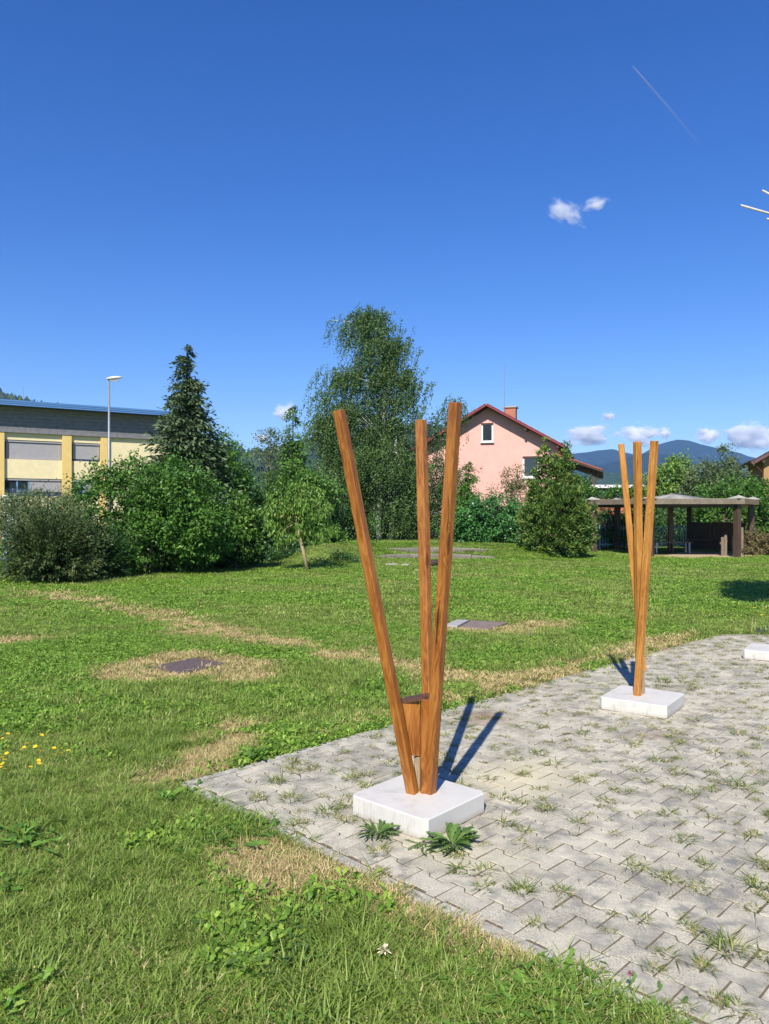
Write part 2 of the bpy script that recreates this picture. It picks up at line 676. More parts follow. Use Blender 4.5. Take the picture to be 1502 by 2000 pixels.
def kerbs(a, b, side, gap=0.006):
    a, b = Vector(a), Vector(b)
    L = (b - a).length
    d = (b - a) / L
    n = Vector((-d.y, d.x)) * side
    k, st = 0.0, 1.0
    while k < L - 0.05:
        e = min(k + st, L) - gap
        q = [a + d * k, a + d * e, a + d * e + n * 0.056, a + d * k + n * 0.056]
        c = (q[0] + q[2]) / 2
        if side < 0: q = q[::-1]
        m = MB().prism([(p.x - c.x, p.y - c.y) for p in q], -0.06, -0.001 + rnd.uniform(-.004, .002), None, 0.005)
        m.build('kerb_stone', M_KERB, patio, False, (c.x, c.y, 0))
        k += st


kerbs((PA.x, PA.y), (PB.x, PB.y), -1)
kerbs((PA.x + EU.x * .06, PA.y + EU.y * .06), (PA.x + EU.x * 5.2, PA.y + EU.y * 5.2), 1)
kerbs((PB.x + .05, PB.y), (7.5, 10.28), -1)

# ------------------------------------------------------------------ grass (stuff): tufts set on points
M_GRASS = leaf_mat('grass blade', (0.13, 0.215, 0.034), (0.25, 0.375, 0.062), (0.46, 0.55, 0.16), 0.48, 0.45)
M_STRAW = leaf_mat('dry straw', (0.36, 0.27, 0.12), (0.55, 0.43, 0.21), (0.70, 0.58, 0.34), 0.25, 0.7)
M_BROAD = leaf_mat('broad leaf weed', (0.075, 0.17, 0.018), (0.20, 0.37, 0.042), (0.44, 0.58, 0.11), 0.42, 0.42)
M_YOUNG = leaf_mat('joint grass', (0.10, 0.16, 0.03), (0.21, 0.27, 0.055), (0.40, 0.38, 0.15), 0.38, 0.5)


def blades(n, rad, h0, h1, w, lean, g, flat=0.0):
    """numpy blades: two quads each -> verts, quads, rnd"""
    a = g.uniform(0, 2 * np.pi, n)
    r = rad * np.sqrt(g.uniform(0, 1, n))
    bx, by = r * np.cos(a), r * np.sin(a)
    h = g.uniform(h0, h1, n)
    th = a + g.normal(0, 1.1, n)
    ln = np.abs(g.normal(lean, lean * .5, n)) * h
    dx, dy = np.cos(th), np.sin(th)
    px, py = -dy, dx
    ww = w * g.uniform(.7, 1.3, n) / 2
    hz = h * (1 - flat)
    V = np.zeros((n, 6, 3))
    for k, (fh, fl, fw) in enumerate(((0, 0, 1), (.55, .32, .95), (1, 1, .12))):
        cx = bx + dx * ln * fl; cy = by + dy * ln * fl; cz = hz * fh * (1 if k < 2 else .93)
        V[:, 2 * k, 0] = cx - px * ww * fw; V[:, 2 * k, 1] = cy - py * ww * fw; V[:, 2 * k, 2] = cz
        V[:, 2 * k + 1, 0] = cx + px * ww * fw; V[:, 2 * k + 1, 1] = cy + py * ww * fw; V[:, 2 * k + 1, 2] = cz
    b = np.arange(n)[:, None] * 6
    q = np.concatenate([b + np.array([0, 1, 3, 2]), b + np.array([2, 3, 5, 4])], 0)
    rv = g.uniform(0, 1, n)
    return V.reshape(-1, 3), q, np.concatenate([rv, rv])


def rosette(n, l0, l1, w, g, up=0.35, lobes=3):
    """broad leaves: each a strip of quads"""
    Vs, Qs, Rs = [], [], []
    nb = 0
    for i in range(n):
        a = g.uniform(0, 2 * math.pi)
        L = g.uniform(l0, l1)
        el = g.uniform(up * .4, up * 1.7)
        d = np.array([math.cos(a), math.sin(a)])
        p = np.array([-d[1], d[0]])
        m = 2 * lobes + 1
        ro = g.normal(0, .35)
        for k in range(m + 1):
            tt = k / m
            s = L * tt
            wid = w * L * (0.12 + 1.0 * math.sin(math.pi * min(1, tt * .92 + .04)) ** .8 * (0.35 + .75 * tt))
            if k % 2 == 0 and 0 < k < m: wid *= .62
            z = s * math.sin(el) - (.45 if up >= .55 else .78) * el * s * s / L
            r_ = s * math.cos(el)
            for sg in (-1, 1):
                q = d * r_ + p * sg * wid
                Vs.append((q[0], q[1], max(0.002, z + sg * wid * ro + abs(wid) * .25)))
        for k in range(m):
            Qs.append((nb + 2 * k, nb + 2 * k + 1, nb + 2 * k + 3, nb + 2 * k + 2))
            Rs.append(0)
        Rs[-m:] = [g.uniform(0, 1)] * m
        nb += 2 * (m + 1)
    return np.array(Vs), np.array(Qs), np.array(Rs)


def toothed(n, l0, l1, w, g, up=0.6, lobes=4, spread=0.0, droop=.5):
    """weed leaves with a midrib fold and toothed margins, each on its own leaf stalk"""
    Vs, Qs, Rs = [], [], []
    nb = 0
    m = 2 * lobes + 2
    for i in range(n):
        a = g.uniform(0, 2 * math.pi)
        L = g.uniform(l0, l1)
        el = min(1.35, g.uniform(up * .45, up * 1.5))
        off = g.normal(0, spread, 2) if spread else np.zeros(2)
        tw = g.normal(0, .25)
        rv = g.uniform(0, 1)
        bend = g.normal(0, .35)
        for k in range(m + 1):
            tt = k / m
            s = L * tt
            aa = a + bend * tt
            d = np.array([math.cos(aa), math.sin(aa)]); p = np.array([-d[1], d[0]])
            wid = w * L * (0.07 + math.sin(math.pi * min(1, max(0, tt - .12) / .9)) ** .9 * (0.35 + .75 * tt))
            if k % 2 == 0 and 0 < k < m: wid *= .55
            if k == m: wid *= .2
            z = s * math.sin(el) - droop * el * s * s / L
            q0 = d * s * math.cos(el) + off * min(1, tt * 2.5)
            fold = .35 * wid
            for sg in (-1, 0, 1):
                q = q0 + p * sg * wid * math.cos(tw) - (d * wid * .5 if (sg and k % 2) else 0)
                Vs.append((q[0], q[1], max(0.002, z + (fold if sg else 0) + sg * wid * math.sin(tw))))
        for k in range(m):
            b = nb + 3 * k
            Qs += [(b, b + 1, b + 4, b + 3), (b + 1, b + 2, b + 5, b + 4)]
            Rs += [rv, rv]
        nb += 3 * (m + 1)
    return np.array(Vs), np.array(Qs), np.array(Rs)


def src_mesh(name, parts_):
    """parts_: list of (V,Q,R,mat)"""
    V = np.concatenate([p[0] for p in parts_]); off = 0
    Q, Rr, MI = [], [], []
    mats = []
    for Vv, q, r, m in parts_:
        Q.append(q + off); off += len(Vv); Rr.append(r)
        if m not in mats: mats.append(m)
        MI.append(np.full(len(q), mats.index(m)))
    me = np_mesh(name, V, np.concatenate(Q), {'rnd': np.concatenate(Rr)})
    for m in mats: me.materials.append(m)
    me.polygons.foreach_set('material_index', np.concatenate(MI).astype(np.int32))
    return me


GG = np.random.default_rng(21)


def scatter(name, kinds, pts, which, rotz, scl, parent=None):
    """one object: geometry nodes put a tuft on every point"""
    col = bpy.data.collections.new(name + ' tufts')
    for i, me in enumerate(kinds):
        o = bpy.data.objects.new('%s_tuft_%02d' % (name, i), me)
        col.objects.link(o)
    me = bpy.data.meshes.new(name)
    n = len(pts)
    me.vertices.add(n)
    me.vertices.foreach_set('co', np.ascontiguousarray(pts, np.float32).ravel())
    a = me.attributes.new('which', 'INT', 'POINT'); a.data.foreach_set('value', np.asarray(which, np.int32))
    a = me.attributes.new('turn', 'FLOAT_VECTOR', 'POINT')
    a.data.foreach_set('vector', np.stack([GG.normal(0, .10, n), GG.normal(0, .10, n), rotz], -1).astype(np.float32).ravel())
    a = me.attributes.new('size', 'FLOAT', 'POINT'); a.data.foreach_set('value', np.asarray(scl, np.float32))
    o = bpy.data.objects.new(name, me)
    COL.objects.link(o)
    ng = bpy.data.node_groups.new(name, 'GeometryNodeTree')
    ng.interface.new_socket('Geometry', in_out='INPUT', socket_type='NodeSocketGeometry')
    ng.interface.new_socket('Geometry', in_out='OUTPUT', socket_type='NodeSocketGeometry')
    N, L = ng.nodes, ng.links
    gi, go = N.new('NodeGroupInput'), N.new('NodeGroupOutput')
    ip = N.new('GeometryNodeInstanceOnPoints')
    ci = N.new('GeometryNodeCollectionInfo')
    ci.inputs['Collection'].default_value = col
    ci.inputs['Separate Children'].default_value = True
    ci.inputs['Reset Children'].default_value = True
    ip.inputs['Pick Instance'].default_value = True

    def na(nm, ty):
        k = N.new('GeometryNodeInputNamedAttribute')
        k.data_type = ty
        k.inputs['Name'].default_value = nm
        return k.outputs['Attribute']
    L.new(gi.outputs[0], ip.inputs['Points'])
    L.new(ci.outputs[0], ip.inputs['Instance'])
    L.new(na('which', 'INT'), ip.inputs['Instance Index'])
    L.new(na('turn', 'FLOAT_VECTOR'), ip.inputs['Rotation'])
    L.new(na('size', 'FLOAT'), ip.inputs['Scale'])
    L.new(ip.outputs[0], go.inputs[0])
    md = o.modifiers.new('tufts', 'NODES')
    md.node_group = ng
    o['kind'] = 'stuff'
    if parent: o.parent = parent
    return o


kinds, TYPE = [], {}


def addk(key, me):
    TYPE.setdefault(key, []).append(len(kinds))
    kinds.append(me)


for k in range(5):
    addk('g0', src_mesh('g0', [(*blades(17, .045, .016, .044, .0034, 1.0, GG), M_GRASS), (*blades(5, .045, .010, .032, .003, 1.4, GG), M_STRAW)]))
for k in range(3):
    addk('l0', src_mesh('l0', [(*blades(13, .032, .035, .075, .0040, 1.0, GG), M_GRASS)]))
for k in range(4):
    addk('d0', src_mesh('d0', [(*blades(15, .05, .010, .036, .0032, 1.3, GG), M_STRAW), (*blades(5, .045, .015, .04, .003, .8, GG), M_GRASS)]))
for k in range(4):
    addk('b0', src_mesh('b0', [(*rosette(7, .03, .062, .22, GG, .7), M_BROAD), (*blades(6, .05, .02, .05, .0035, .7, GG), M_GRASS)]))
for k in range(4):
    addk('g1', src_mesh('g1', [(*blades(26, .085, .022, .055, .0065, .8, GG), M_GRASS), (*blades(4, .08, .012, .035, .006, 1.1, GG), M_STRAW)]))
for k in range(4):
    addk('d1', src_mesh('d1', [(*blades(26, .09, .010, .034, .006, 1.3, GG), M_STRAW), (*blades(7, .085, .015, .04, .006, .8, GG), M_GRASS)]))
for k in range(4):
    addk('b1', src_mesh('b1', [(*rosette(24, .028, .06, .20, GG, .85, 2), M_BROAD), (*blades(8, .09, .02, .05, .006, .7, GG), M_GRASS)]))
for k in range(3):
    addk('g2', src_mesh('g2', [(*blades(52, .19, .018, .045, .011, 1.0, GG), M_GRASS), (*blades(8, .18, .012, .035, .012, 1.1, GG), M_STRAW)]))
for k in range(3):
    addk('d2', src_mesh('d2', [(*blades(36, .19, .012, .04, .013, 1.1, GG), M_STRAW), (*blades(9, .18, .02, .045, .012, .9, GG), M_GRASS)]))
for k in range(3):
    addk('b2', src_mesh('b2', [(*rosette(60, .03, .07, .20, GG, .9, 1), M_BROAD), (*blades(10, .18, .02, .05, .013, .7, GG), M_GRASS)]))
# rosettes are made at the centre: spread the leaves of the wide ones
for key, rad in (('b0', .045), ('b1', .09), ('b2', .19)):
    for i in TYPE[key]:
        me = kinds[i]
        co = np.zeros(len(me.vertices) * 3, np.float32); me.vertices.foreach_get('co', co); co = co.reshape(-1, 3)
        lob = {'b0': 16, 'b1': 12, 'b2': 8}[key]
        nle = {'b0': 7, 'b1': 24, 'b2': 60}[key]
        for j in range(nle):
            off = GG.normal(0, rad * .55, 2)
            co[j * lob:(j + 1) * lob, :2] += off
            co[j * lob:(j + 1) * lob, 2] += GG.uniform(0, .025)
        me.vertices.foreach_set('co', co.ravel())

HATCH_POLY = [g2(300, 1300), g2(395, 1281), g2(434, 1296), g2(340, 1318)]
SLAB_POLY = [g2(872, 1222), g2(900, 1211), g2(992, 1214), g2(1000, 1220), g2(950, 1229), g2(905, 1226)]
SAND_POLY = [(10.0, 28.25), (12.9, 28.1), (14.3, 30.8), (13.2, 33.2), (10.3, 33.2), (9.0, 31)]


def lawn_points(y0, y1, dens, half=.64, mar=.8):
    n = int((half * 2 * (y0 + y1) / 2 + 2 * mar) * (y1 - y0) * dens)
    y = GG.uniform(y0, y1, n * 2)
    wy = half * y + mar
    wm = half * y1 + mar
    x = GG.uniform(-wm, wm, n * 2)
    k = np.abs(x) < wy
    x, y = x[k][:n], y[k][:n]
    ins = in_poly(x, y, PATIO)
    d = seg_dist(x, y, PATIO + [PATIO[0]])
    over = 0.04 + 0.32 * np.clip(fbm(x * 2.2, y * 2.2) - .40, 0, 1)
    low_edge = (x - y) > (PA.x - PA.y) + 0.2
    keep = ~ins | ((d < over) & (y < 5.2) & low_edge)
    keep &= ~in_poly(x, y, HATCH_POLY) & ~in_poly(x, y, SLAB_POLY) & ~in_poly(x, y, SAND_POLY)
    return x[keep], y[keep]


AP, AW, AR, AS = [], [], [], []
zones = []
yb = [1.0, 2.2, 3.2, 4.4, 5.8, 7.4, 9.5, 12, 15, 19, 24, 33.5]
for a, b in zip(yb[:-1], yb[1:]):
    ym = (a + b) / 2
    if ym < 6: lod, de = 0, 1250 if ym < 4 else 900
    elif ym < 13: lod, de = 1, 430 if ym < 9 else 300
    else: lod, de = 2, 120 if ym < 20 else 75
    x, y = lawn_points(a, b, de)
    n = len(x)
    dm = dry_mask(x, y) + (GG.uniform(0, 1, n) - .5) * .95
    bm = fbm(x * .55 + 40, y * .55 + 7, 3) + (fbm(x * 2.1 + 3, y * 2.1, 2) - .5) * .55
    dry = dm > .52
    broad = (~dry) & (bm + (GG.uniform(0, 1, n) - .5) * .22 > (.60 if ym < 6 else .52))
    tw = np.zeros(n, int)
    gl = np.array(TYPE['g%d' % lod]); dl = np.array(TYPE['d%d' % lod]); bl = np.array(TYPE['b%d' % lod])
    tw[:] = gl[GG.integers(0, len(gl), n)]
    tw[dry] = dl[GG.integers(0, len(dl), dry.sum())]
    tw[broad] = bl[GG.integers(0, len(bl), broad.sum())]
    if lod == 0:
        lo = (~dry) & (~broad) & (fbm(x * 1.3 + 90, y * 1.3, 3) + (GG.uniform(0, 1, n) - .5) * .3 > .62)
        ll = np.array(TYPE['l0'])
        tw[lo] = ll[GG.integers(0, len(ll), lo.sum())]
    hgt = 0.68 + 0.6 * fbm(x * .8 + 11, y * .8 + 60, 3)
    AP.append(np.stack([x, y, ground_z(x, y) - .003], -1)); AW.append(tw)
    AR.append(GG.uniform(0, 6.283, n)); AS.append(hgt * GG.uniform(.8, 1.25, n))
grass = scatter('grass', kinds, np.concatenate(AP), np.concatenate(AW), np.concatenate(AR), np.concatenate(AS))
tag(grass, 'short lawn grass with broad leaved weeds and dry straw patches')

# small grass in the paving joints: the largest ones are plants of their own
JK = []
for k in range(6):
    JK.append(src_mesh('joint_grass', [(*blades(34, .042, .008, .028, .0040, 2.2, GG), M_YOUNG), (*blades(8, .045, .008, .02, .0035, 2.0, GG), M_STRAW)]))
for k in range(3):
    JK.append(src_mesh('joint_moss', [(*blades(30, .045, .006, .02, .004, 2.0, GG), M_YOUNG), (*blades(9, .045, .008, .02, .003, 2, GG), M_STRAW)]))
jp = []
for (u, vv, c2) in cells:
    if c2.x > .66 * c2.y + .6: continue
    q = fbm(c2.x * .9 + 3, c2.y * .9 + 8, 3)
    dn = 0.52 + 1.4 * max(0, q - .42) + (.25 if c2.y > 5 else 0) + (0.3 if c2.x > 1.2 else 0)
    if rnd.random() < dn:
        e = rnd.choice((-1, 1))
        if rnd.random() < .5:
            pp = c2 + EU * (PL / 2 * e) + EV * rnd.uniform(-.07, .07)
        else:
            pp = c2 + EV * (PITCH / 2 * e) + EU * rnd.uniform(-.1, .1)
        jp.append((pp.x, pp.y, rnd.uniform(.4, 1.15) * min(1.0, .45 + c2.y * .11)))
        if rnd.random() < .35:
            jp.append((pp.x + rnd.uniform(-.05, .05), pp.y + rnd.uniform(-.05, .05), rnd.uniform(.4, .9)))
jp = [p_ for p_ in jp if bool(in_poly(np.array([p_[0]]), np.array([p_[1]]), PATIO)[0])]
jp = np.array(jp)
# ------------------------------------------------------------------ sculptures
M_WOODA = wood_mat('brown stained pine', (0.080, 0.022, 0.005), (0.235, 0.080, 0.014), (0.41, 0.175, 0.038))
M_WOODB = wood_mat('honey stained pine', (0.19, 0.062, 0.011), (0.39, 0.165, 0.032), (0.56, 0.285, 0.072))
M_RAW = wood_mat('bare greyed pine', (0.15, 0.11, 0.065), (0.27, 0.205, 0.125), (0.40, 0.32, 0.21), False)
M_SHADEWOOD = wood_mat('stained end grain in painted shade', (0.045, 0.022, 0.016), (0.085, 0.04, 0.03), (0.13, 0.06, 0.04), False)  # darker than the beams: shade on the cut top is put into the colour
M_HOLE = plain('dark screw hole', (0.012, 0.009, 0.008), 0.8)
t = NT('white plinth paint')
v = t.coord('Object')
n1 = t.noise(v, 5, 6, 0.6)
vs = t.coord('Object', (1, 14, 1), (0, 0, R(30)))
n2 = t.noise(vs, 9, 4, 0.6)
c = t.ramp(t.math('ADD', t.math('MULTIPLY', n1, 0.6), t.math('MULTIPLY', n2, 0.4)), [(0.32, (0.36, 0.345, 0.315)), (0.47, (0.53, 0.515, 0.48)), (0.7, (0.58, 0.565, 0.53))])
sz_ = t.new('ShaderNodeSeparateXYZ'); t.l.new(v, sz_.inputs[0])
dirt = t.math('MULTIPLY', t.math('SUBTRACT', 1.0, t.math('MULTIPLY', sz_.outputs[2], 28.0), True), t.math('MULTIPLY', t.noise(v, 30, 5, .7), 1.3), True)
c = t.mix(dirt, c, (0.30, 0.26, 0.20))
t.bump(n2, 0.25, 0.003)
M_WHITE = t.done(c, 0.6, 0, 0.35)


def rot_to(d):
    return d.to_track_quat('Z', 'Y').to_matrix().to_4x4()


def beam(root, name, p0, p1, side, mat, roll=45.0, cut=None, bev=0.005, side2=None):
    """square beam from p0 to p1 (world); its lower end is cut level at height cut"""
    p0, p1 = Vector(p0), Vector(p1)
    d = (p1 - p0).normalized()
    L = (p1 - p0).length
    a, b = side / 2, (side2 or side) / 2
    sec = [(a, b - bev), (a - bev, b), (-a + bev, b), (-a, b - bev), (-a, -b + bev), (-a + bev, -b), (a - bev, -b), (a, -b + bev)]
    Mr = rot_to(d) @ Matrix.Rotation(R(roll), 4, 'Z')
    vs = []
    nseg = 5
    for k in range(nseg + 1):
        f = k / nseg
        for (x, y) in sec:
            z = L * f
            wob = 0.0007 * math.sin(7 * f * 3 + x * 90)
            lp = Vector((x + wob, y - wob, z))
            if k == 0 and cut is not None:
                w = p0 + (Mr @ lp)
                lp.z += (cut - w.z) / d.z
            vs.append(lp)
    # chamfered upper end
    for (x, y) in sec:
        vs.append(Vector((x * .9, y * .9, L + 0.003)))
    fs = []
    n = 8
    for k in range(nseg + 1):
        for i in range(n):
            j = (i + 1) % n
            fs.append((k * n + i, k * n + j, (k + 1) * n + j, (k + 1) * n + i))
    fs.append(tuple(range(n - 1, -1, -1)))
    fs.append(tuple(range((nseg + 1) * n, (nseg + 2) * n)))
    o = mesh_py(name, vs, fs, mat, root)
    o.matrix_local = Matrix.Translation(p0 - root.location) @ Mr
    return o


def plinth(root, side, h, rz, ch=0.022):
    a = side / 2
    poly = [(a - ch, -a), (a, -a + ch), (a, a - ch), (a - ch, a), (-a + ch, a), (-a, a - ch), (-a, -a + ch), (-a + ch, -a)]
    rc = Matrix.Rotation(rz, 4, 'Z')
    m = MB().prism(poly, 0.004, h, rc, 0.006)
    o = m.build('plinth', M_WHITE, root)
    o['label'] = 'white painted square plinth with clipped corners'
    return o


PH = 0.109
ra = empty('wooden_sculpture', (0.187, 4.21, 0), 'large sculpture of three spreading brown beams on white plinth, nearest to the camera', 'sculpture', 'beam sculptures on the terrace')
plinth(ra, 0.530, PH, R(48))
beam(ra, 'beam', (0.1535, 4.215, PH), (-0.2425, 4.085, 2.187), 0.0535, M_WOODA, 40, PH)
beam(ra, 'beam', (0.247, 4.215, PH), (0.3695, 4.0, 2.217), 0.0555, M_WOODA, 20, PH)
beam(ra, 'beam', (0.249, 4.352, 0.56), (0.2145, 4.53, 2.187), 0.054, M_WOODA, 38)
# blocks that tie the beams together near the foot
fp = [PT(779, 1369, 4.245), PT(819.5, 1364, 4.245), PT(819.5, 1477, 4.245), PT(802, 1474, 4.245)]
bk = [Vector((p.x + (.012 if i in (0, 3) else 0), p.y + .065, p.z)) for i, p in enumerate(fp)]
lf = [Vector((fp[0].x + .02, fp[0].y - .022, fp[0].z)), Vector((fp[3].x + .004, fp[3].y - .012, fp[3].z))]
cen_ = sum(fp, Vector()) / 4
vv_ = [p - cen_ for p in fp + bk + lf]
b1 = mesh_py('spacer_block', vv_, [(8, 9, 2, 1), (0, 3, 9, 8), (4, 5, 6, 7), (1, 2, 6, 5), (0, 4, 7, 3), (0, 8, 1, 5, 4), (3, 7, 6, 2, 9)], M_WOODA, ra)
b1.location = cen_ - ra.location
b1['label'] = 'short block behind the left beam'
b2 = beam(ra, 'spacer_block', (0.222, 4.225, PH), (0.226, 4.235, 0.618), 0.052, M_WOODA, 30, PH)
b2['label'] = 'short block beside the right beam'
cp = PT(812, 1357, 4.27)
m = MB()
tp = [PT(785, 1367, 4.222), PT(843.5, 1358, 4.215), PT(842, 1352, 4.33), PT(792, 1361, 4.33)]
m.add([p - ra.location for p in tp] + [p - ra.location - Vector((0, 0, .02)) for p in tp], [(0, 1, 2, 3), (7, 6, 5, 4), (0, 4, 5, 1), (1, 5, 6, 2), (2, 6, 7, 3), (3, 7, 4, 0)])
m.build('shaded_cut_top', M_SHADEWOOD, ra)  # dark piece standing in for the block's slanted cut top in shade
beam(ra, 'support_post', (0.1905, 4.262, PH), (0.184, 4.268, 0.29), 0.034, M_RAW, 20, PH, 0.002)


def hole(root, p, r=0.004):
    m = MB().tube([Vector(p) - root.location, Vector(p) - root.location + Vector((0, 0.006, 0))], r, 8)
    m.build('screw_hole', M_HOLE, root)


PHB = 0.104
rb = empty('wooden_sculpture', (2.18, 6.49, 0), 'slender sculpture of three crossing honey coloured beams on white plinth, farther back', 'sculpture', 'beam sculptures on the terrace')
plinth(rb, 0.550, PHB, R(54))
beam(rb, 'beam', (2.132, 6.475, PHB), (2.165, 6.16, 2.217), 0.052, M_WOODB, 30, PHB)
beam(rb, 'beam', (2.197, 6.61, 0.285), (2.069, 6.285, 2.222), 0.0535, M_WOODB, 36)
beam(rb, 'beam', (2.236, 6.64, 0.285), (1.991, 6.46, 2.220), 0.050, M_WOODB, 38)
for q in ((2.170, 6.515), (2.200, 6.545)):
    beam(rb, 'support_post', (q[0], q[1], PHB), (q[0] - .004, q[1] + .02, 0.318), 0.033, M_RAW, 30, PHB, 0.003)
for py in (1307, 1340):
    f_ = (1360 - py) / (1360 - 862)
    p0 = Vector((2.132, 6.475, PHB)).lerp(Vector((2.165, 6.16, 2.217)), f_)
    hole(rb, (p0.x - .008, p0.y - .0305, p0.z), .0045)

rc_ = empty('wooden_sculpture', (4.40, 8.70, 0), 'beam sculpture of which only the white plinth corner shows at the right edge', 'sculpture', 'beam sculptures on the terrace')
plinth(rc_, 0.54, 0.104, R(55))
beam(rc_, 'beam', (4.50, 8.70, 0.104), (5.05, 8.85, 2.2), 0.05, M_WOODA, 40, 0.104)
beam(rc_, 'beam', (4.56, 8.66, 0.104), (5.25, 8.45, 2.2), 0.05, M_WOODA, 50, 0.104)
beam(rc_, 'beam', (4.55, 8.76, 0.104), (5.3, 9.2, 2.2), 0.05, M_WOODA, 30, 0.104)

# ------------------------------------------------------------------ joint grass
keep = np.ones(len(jp), bool)
for c2, hs in (((0.187, 4.21), .29), ((2.18, 6.49), .29), ((4.4, 8.7), .3)):
    keep &= np.hypot(jp[:, 0] - c2[0], jp[:, 1] - c2[1]) > hs + .06
jp = jp[keep]
vis = np.array([in_view(a, b, 0) for a, b, s in jp])
score = np.where(vis, jp[:, 2] / jp[:, 1], 0)
big = np.argsort(-score)[:60]
mask = np.ones(len(jp), bool)
mask[big] = False
jr = jp[mask]
scatter('joint_grass', JK, np.stack([jr[:, 0], jr[:, 1], np.full(len(jr), -.002)], -1), GG.integers(0, 9, len(jr)), GG.uniform(0, 6.28, len(jr)), jr[:, 2])
tag(bpy.data.objects['joint_grass'], 'fine grass and moss growing along the paving joints')
for i in big:
    o = link('grass_tuft', JK[rnd.randrange(6)])
    o.location = (jp[i, 0], jp[i, 1], -.002)
    o.rotation_euler = (0, 0, rnd.uniform(0, 6.28))
    o.scale = [float(jp[i, 2]) * 1.15] * 3
    tag(o, 'small tuft of yellowish grass growing out of a joint in the grey pavers', 'grass tuft', 'grass tufts in the paving joints')

# ------------------------------------------------------------------ larger weeds
M_WEED = leaf_mat('weed leaf', (0.06, 0.125, 0.028), (0.11, 0.205, 0.045), (0.19, 0.30, 0.085), 0.3, 0.4)
M_WEEDY = leaf_mat('bright weed leaf', (0.07, 0.17, 0.022), (0.14, 0.28, 0.04), (0.26, 0.40, 0.08), 0.35, 0.4)


def weed(px, py, n, l0, l1, w, up, mat, label, name='weed', lobes=4, sc=.9, spread_=0.0, z=-.004):
    V, Q, Rr = toothed(int(n * 1.5), l0 * sc, l1 * sc, w * .72, GG, up, lobes, spread_)
    me = src_mesh(name, [(V, Q, Rr, mat)])
    o = link(name, me)
    p = GD(px, py)
    o.location = (p.x, p.y, z)
    tag(o, label, 'weed')
    return o


weed(740, 1628, 46, .07, .125, .085, .55, M_WEED, 'spiky narrow leaved weed on the pavers at the front left of the white plinth', lobes=2, sc=1.25)
weed(884, 1650, 34, .09, .17, .15, .6, M_WEED, 'large toothed weed rosette at the front corner of the white plinth', lobes=4, sc=1.2)
weed(828, 1655, 22, .05, .10, .12, .35, M_WEED, 'low flat weed left of the large toothed rosette', lobes=3, spread_=.03)
weed(893, 1697, 26, .03, .075, .12, .45, M_YOUNG, 'small straggly weed just below the large toothed rosette', lobes=2, spread_=.03)
weed(327, 1566, 16, .12, .22, .15, 1.0, M_WEEDY, 'upright dock like weed at the corner of the terrace', lobes=4, z=-.012)
weed(455, 1628, 60, .06, .14, .20, .75, M_WEEDY, 'dense leafy weed clump overhanging the terrace edge', lobes=3, spread_=.10, z=-.012)
weed(498, 1478, 18, .10, .22, .16, .95, M_WEEDY, 'upright dandelion like weed on the terrace edge by dry grass', lobes=4, spread_=.03, z=-.012)
weed(50, 1640, 34, .08, .17, .20, .9, M_WEEDY, 'tall leafy weed in the lawn at the left edge', lobes=3, spread_=.09, z=-.012)
weed(25, 1720, 10, .06, .12, .26, .7, M_WEEDY, 'short broad leaved weed below the tall leafy weed at the left edge', lobes=2, spread_=.05, z=-.012)
weed(545, 1858, 40, .07, .14, .16, .6, M_WEED, 'sprawling dark weed in the lawn left of the cream flower head', lobes=4, spread_=.10, z=-.012)
weed(1060, 1960, 130, .06, .12, .22, .7, M_WEEDY, 'wide weed clump at the bottom edge beside the pavers', lobes=3, spread_=.13, z=-.012)
weed(1190, 1965, 60, .05, .10, .18, .6, M_WEED, 'dark tangled weed clump right of the wide weed clump', lobes=3, spread_=.09, z=-.012)
weed(70, 2005, 12, .06, .12, .24, .8, M_WEEDY, 'bright weed at the bottom left corner', lobes=2, spread_=.05, z=-.012)
weed(1290, 1975, 12, .03, .06, .16, .6, M_WEED, 'tiny bluish weed sprouting between pavers near the bottom', lobes=2, spread_=.01)
weed(560, 1995, 14, .05, .10, .2, .7, M_WEEDY, 'bright leafy weed at the bottom edge of the lawn', lobes=2, spread_=.05, z=-.012)
weed(285, 1305, 16, .06, .13, .16, .8, M_WEEDY, 'dandelion in the dry grass left of the metal cover', lobes=3, spread_=.04, z=-.012)
weed(1310, 1265, 14, .08, .15, .16, .8, M_WEED, 'weed in the dry grass on the far terrace edge', lobes=3, spread_=.04, z=-.012)
weed(900, 1405, 6, .05, .1, .2, .6, M_WEEDY, 'small weed behind the foot of the large sculpture', lobes=3, spread_=.04)


def big_tuft(px, py, n, rad, h0, h1, w, lean, mat, label, sc=1):
    me = src_mesh('grass_clump', [(*blades(n, rad, h0, h1, w, lean, GG), mat)])
    o = link('grass_clump', me)
    p = GD(px, py)
    o.location = (p.x, p.y, -.004)
    tag(o, label, 'grass clump')


big_tuft(1422, 1855, 80, .055, .015, .05, .005, 2.0, M_YOUNG, 'large coarse grass clump between pavers near the right edge')
big_tuft(1020, 1742, 60, .035, .02, .05, .004, 2.0, M_YOUNG, 'flat grass clump on the pavers right of the straggly weed')
big_tuft(540, 1527, 70, .045, .02, .05, .004, 2.0, M_YOUNG, 'dark grass clump on the pavers left of the large plinth')
big_tuft(568, 1562, 70, .06, .012, .04, .004, 2.2, M_YOUNG, 'spreading grass clump on pavers below the dark grass clump')
big_tuft(640, 1587, 70, .06, .012, .04, .004, 2.2, M_YOUNG, 'brownish grass clump touching the left side of the large plinth')
big_tuft(1440, 1530, 45, .07, .015, .05, .005, 2.4, M_YOUNG, 'long bladed grass clump on pavers at the right edge')
big_tuft(1480, 1730, 50, .045, .015, .045, .005, 2.2, M_YOUNG, 'grass clump cut by the right edge of the picture')
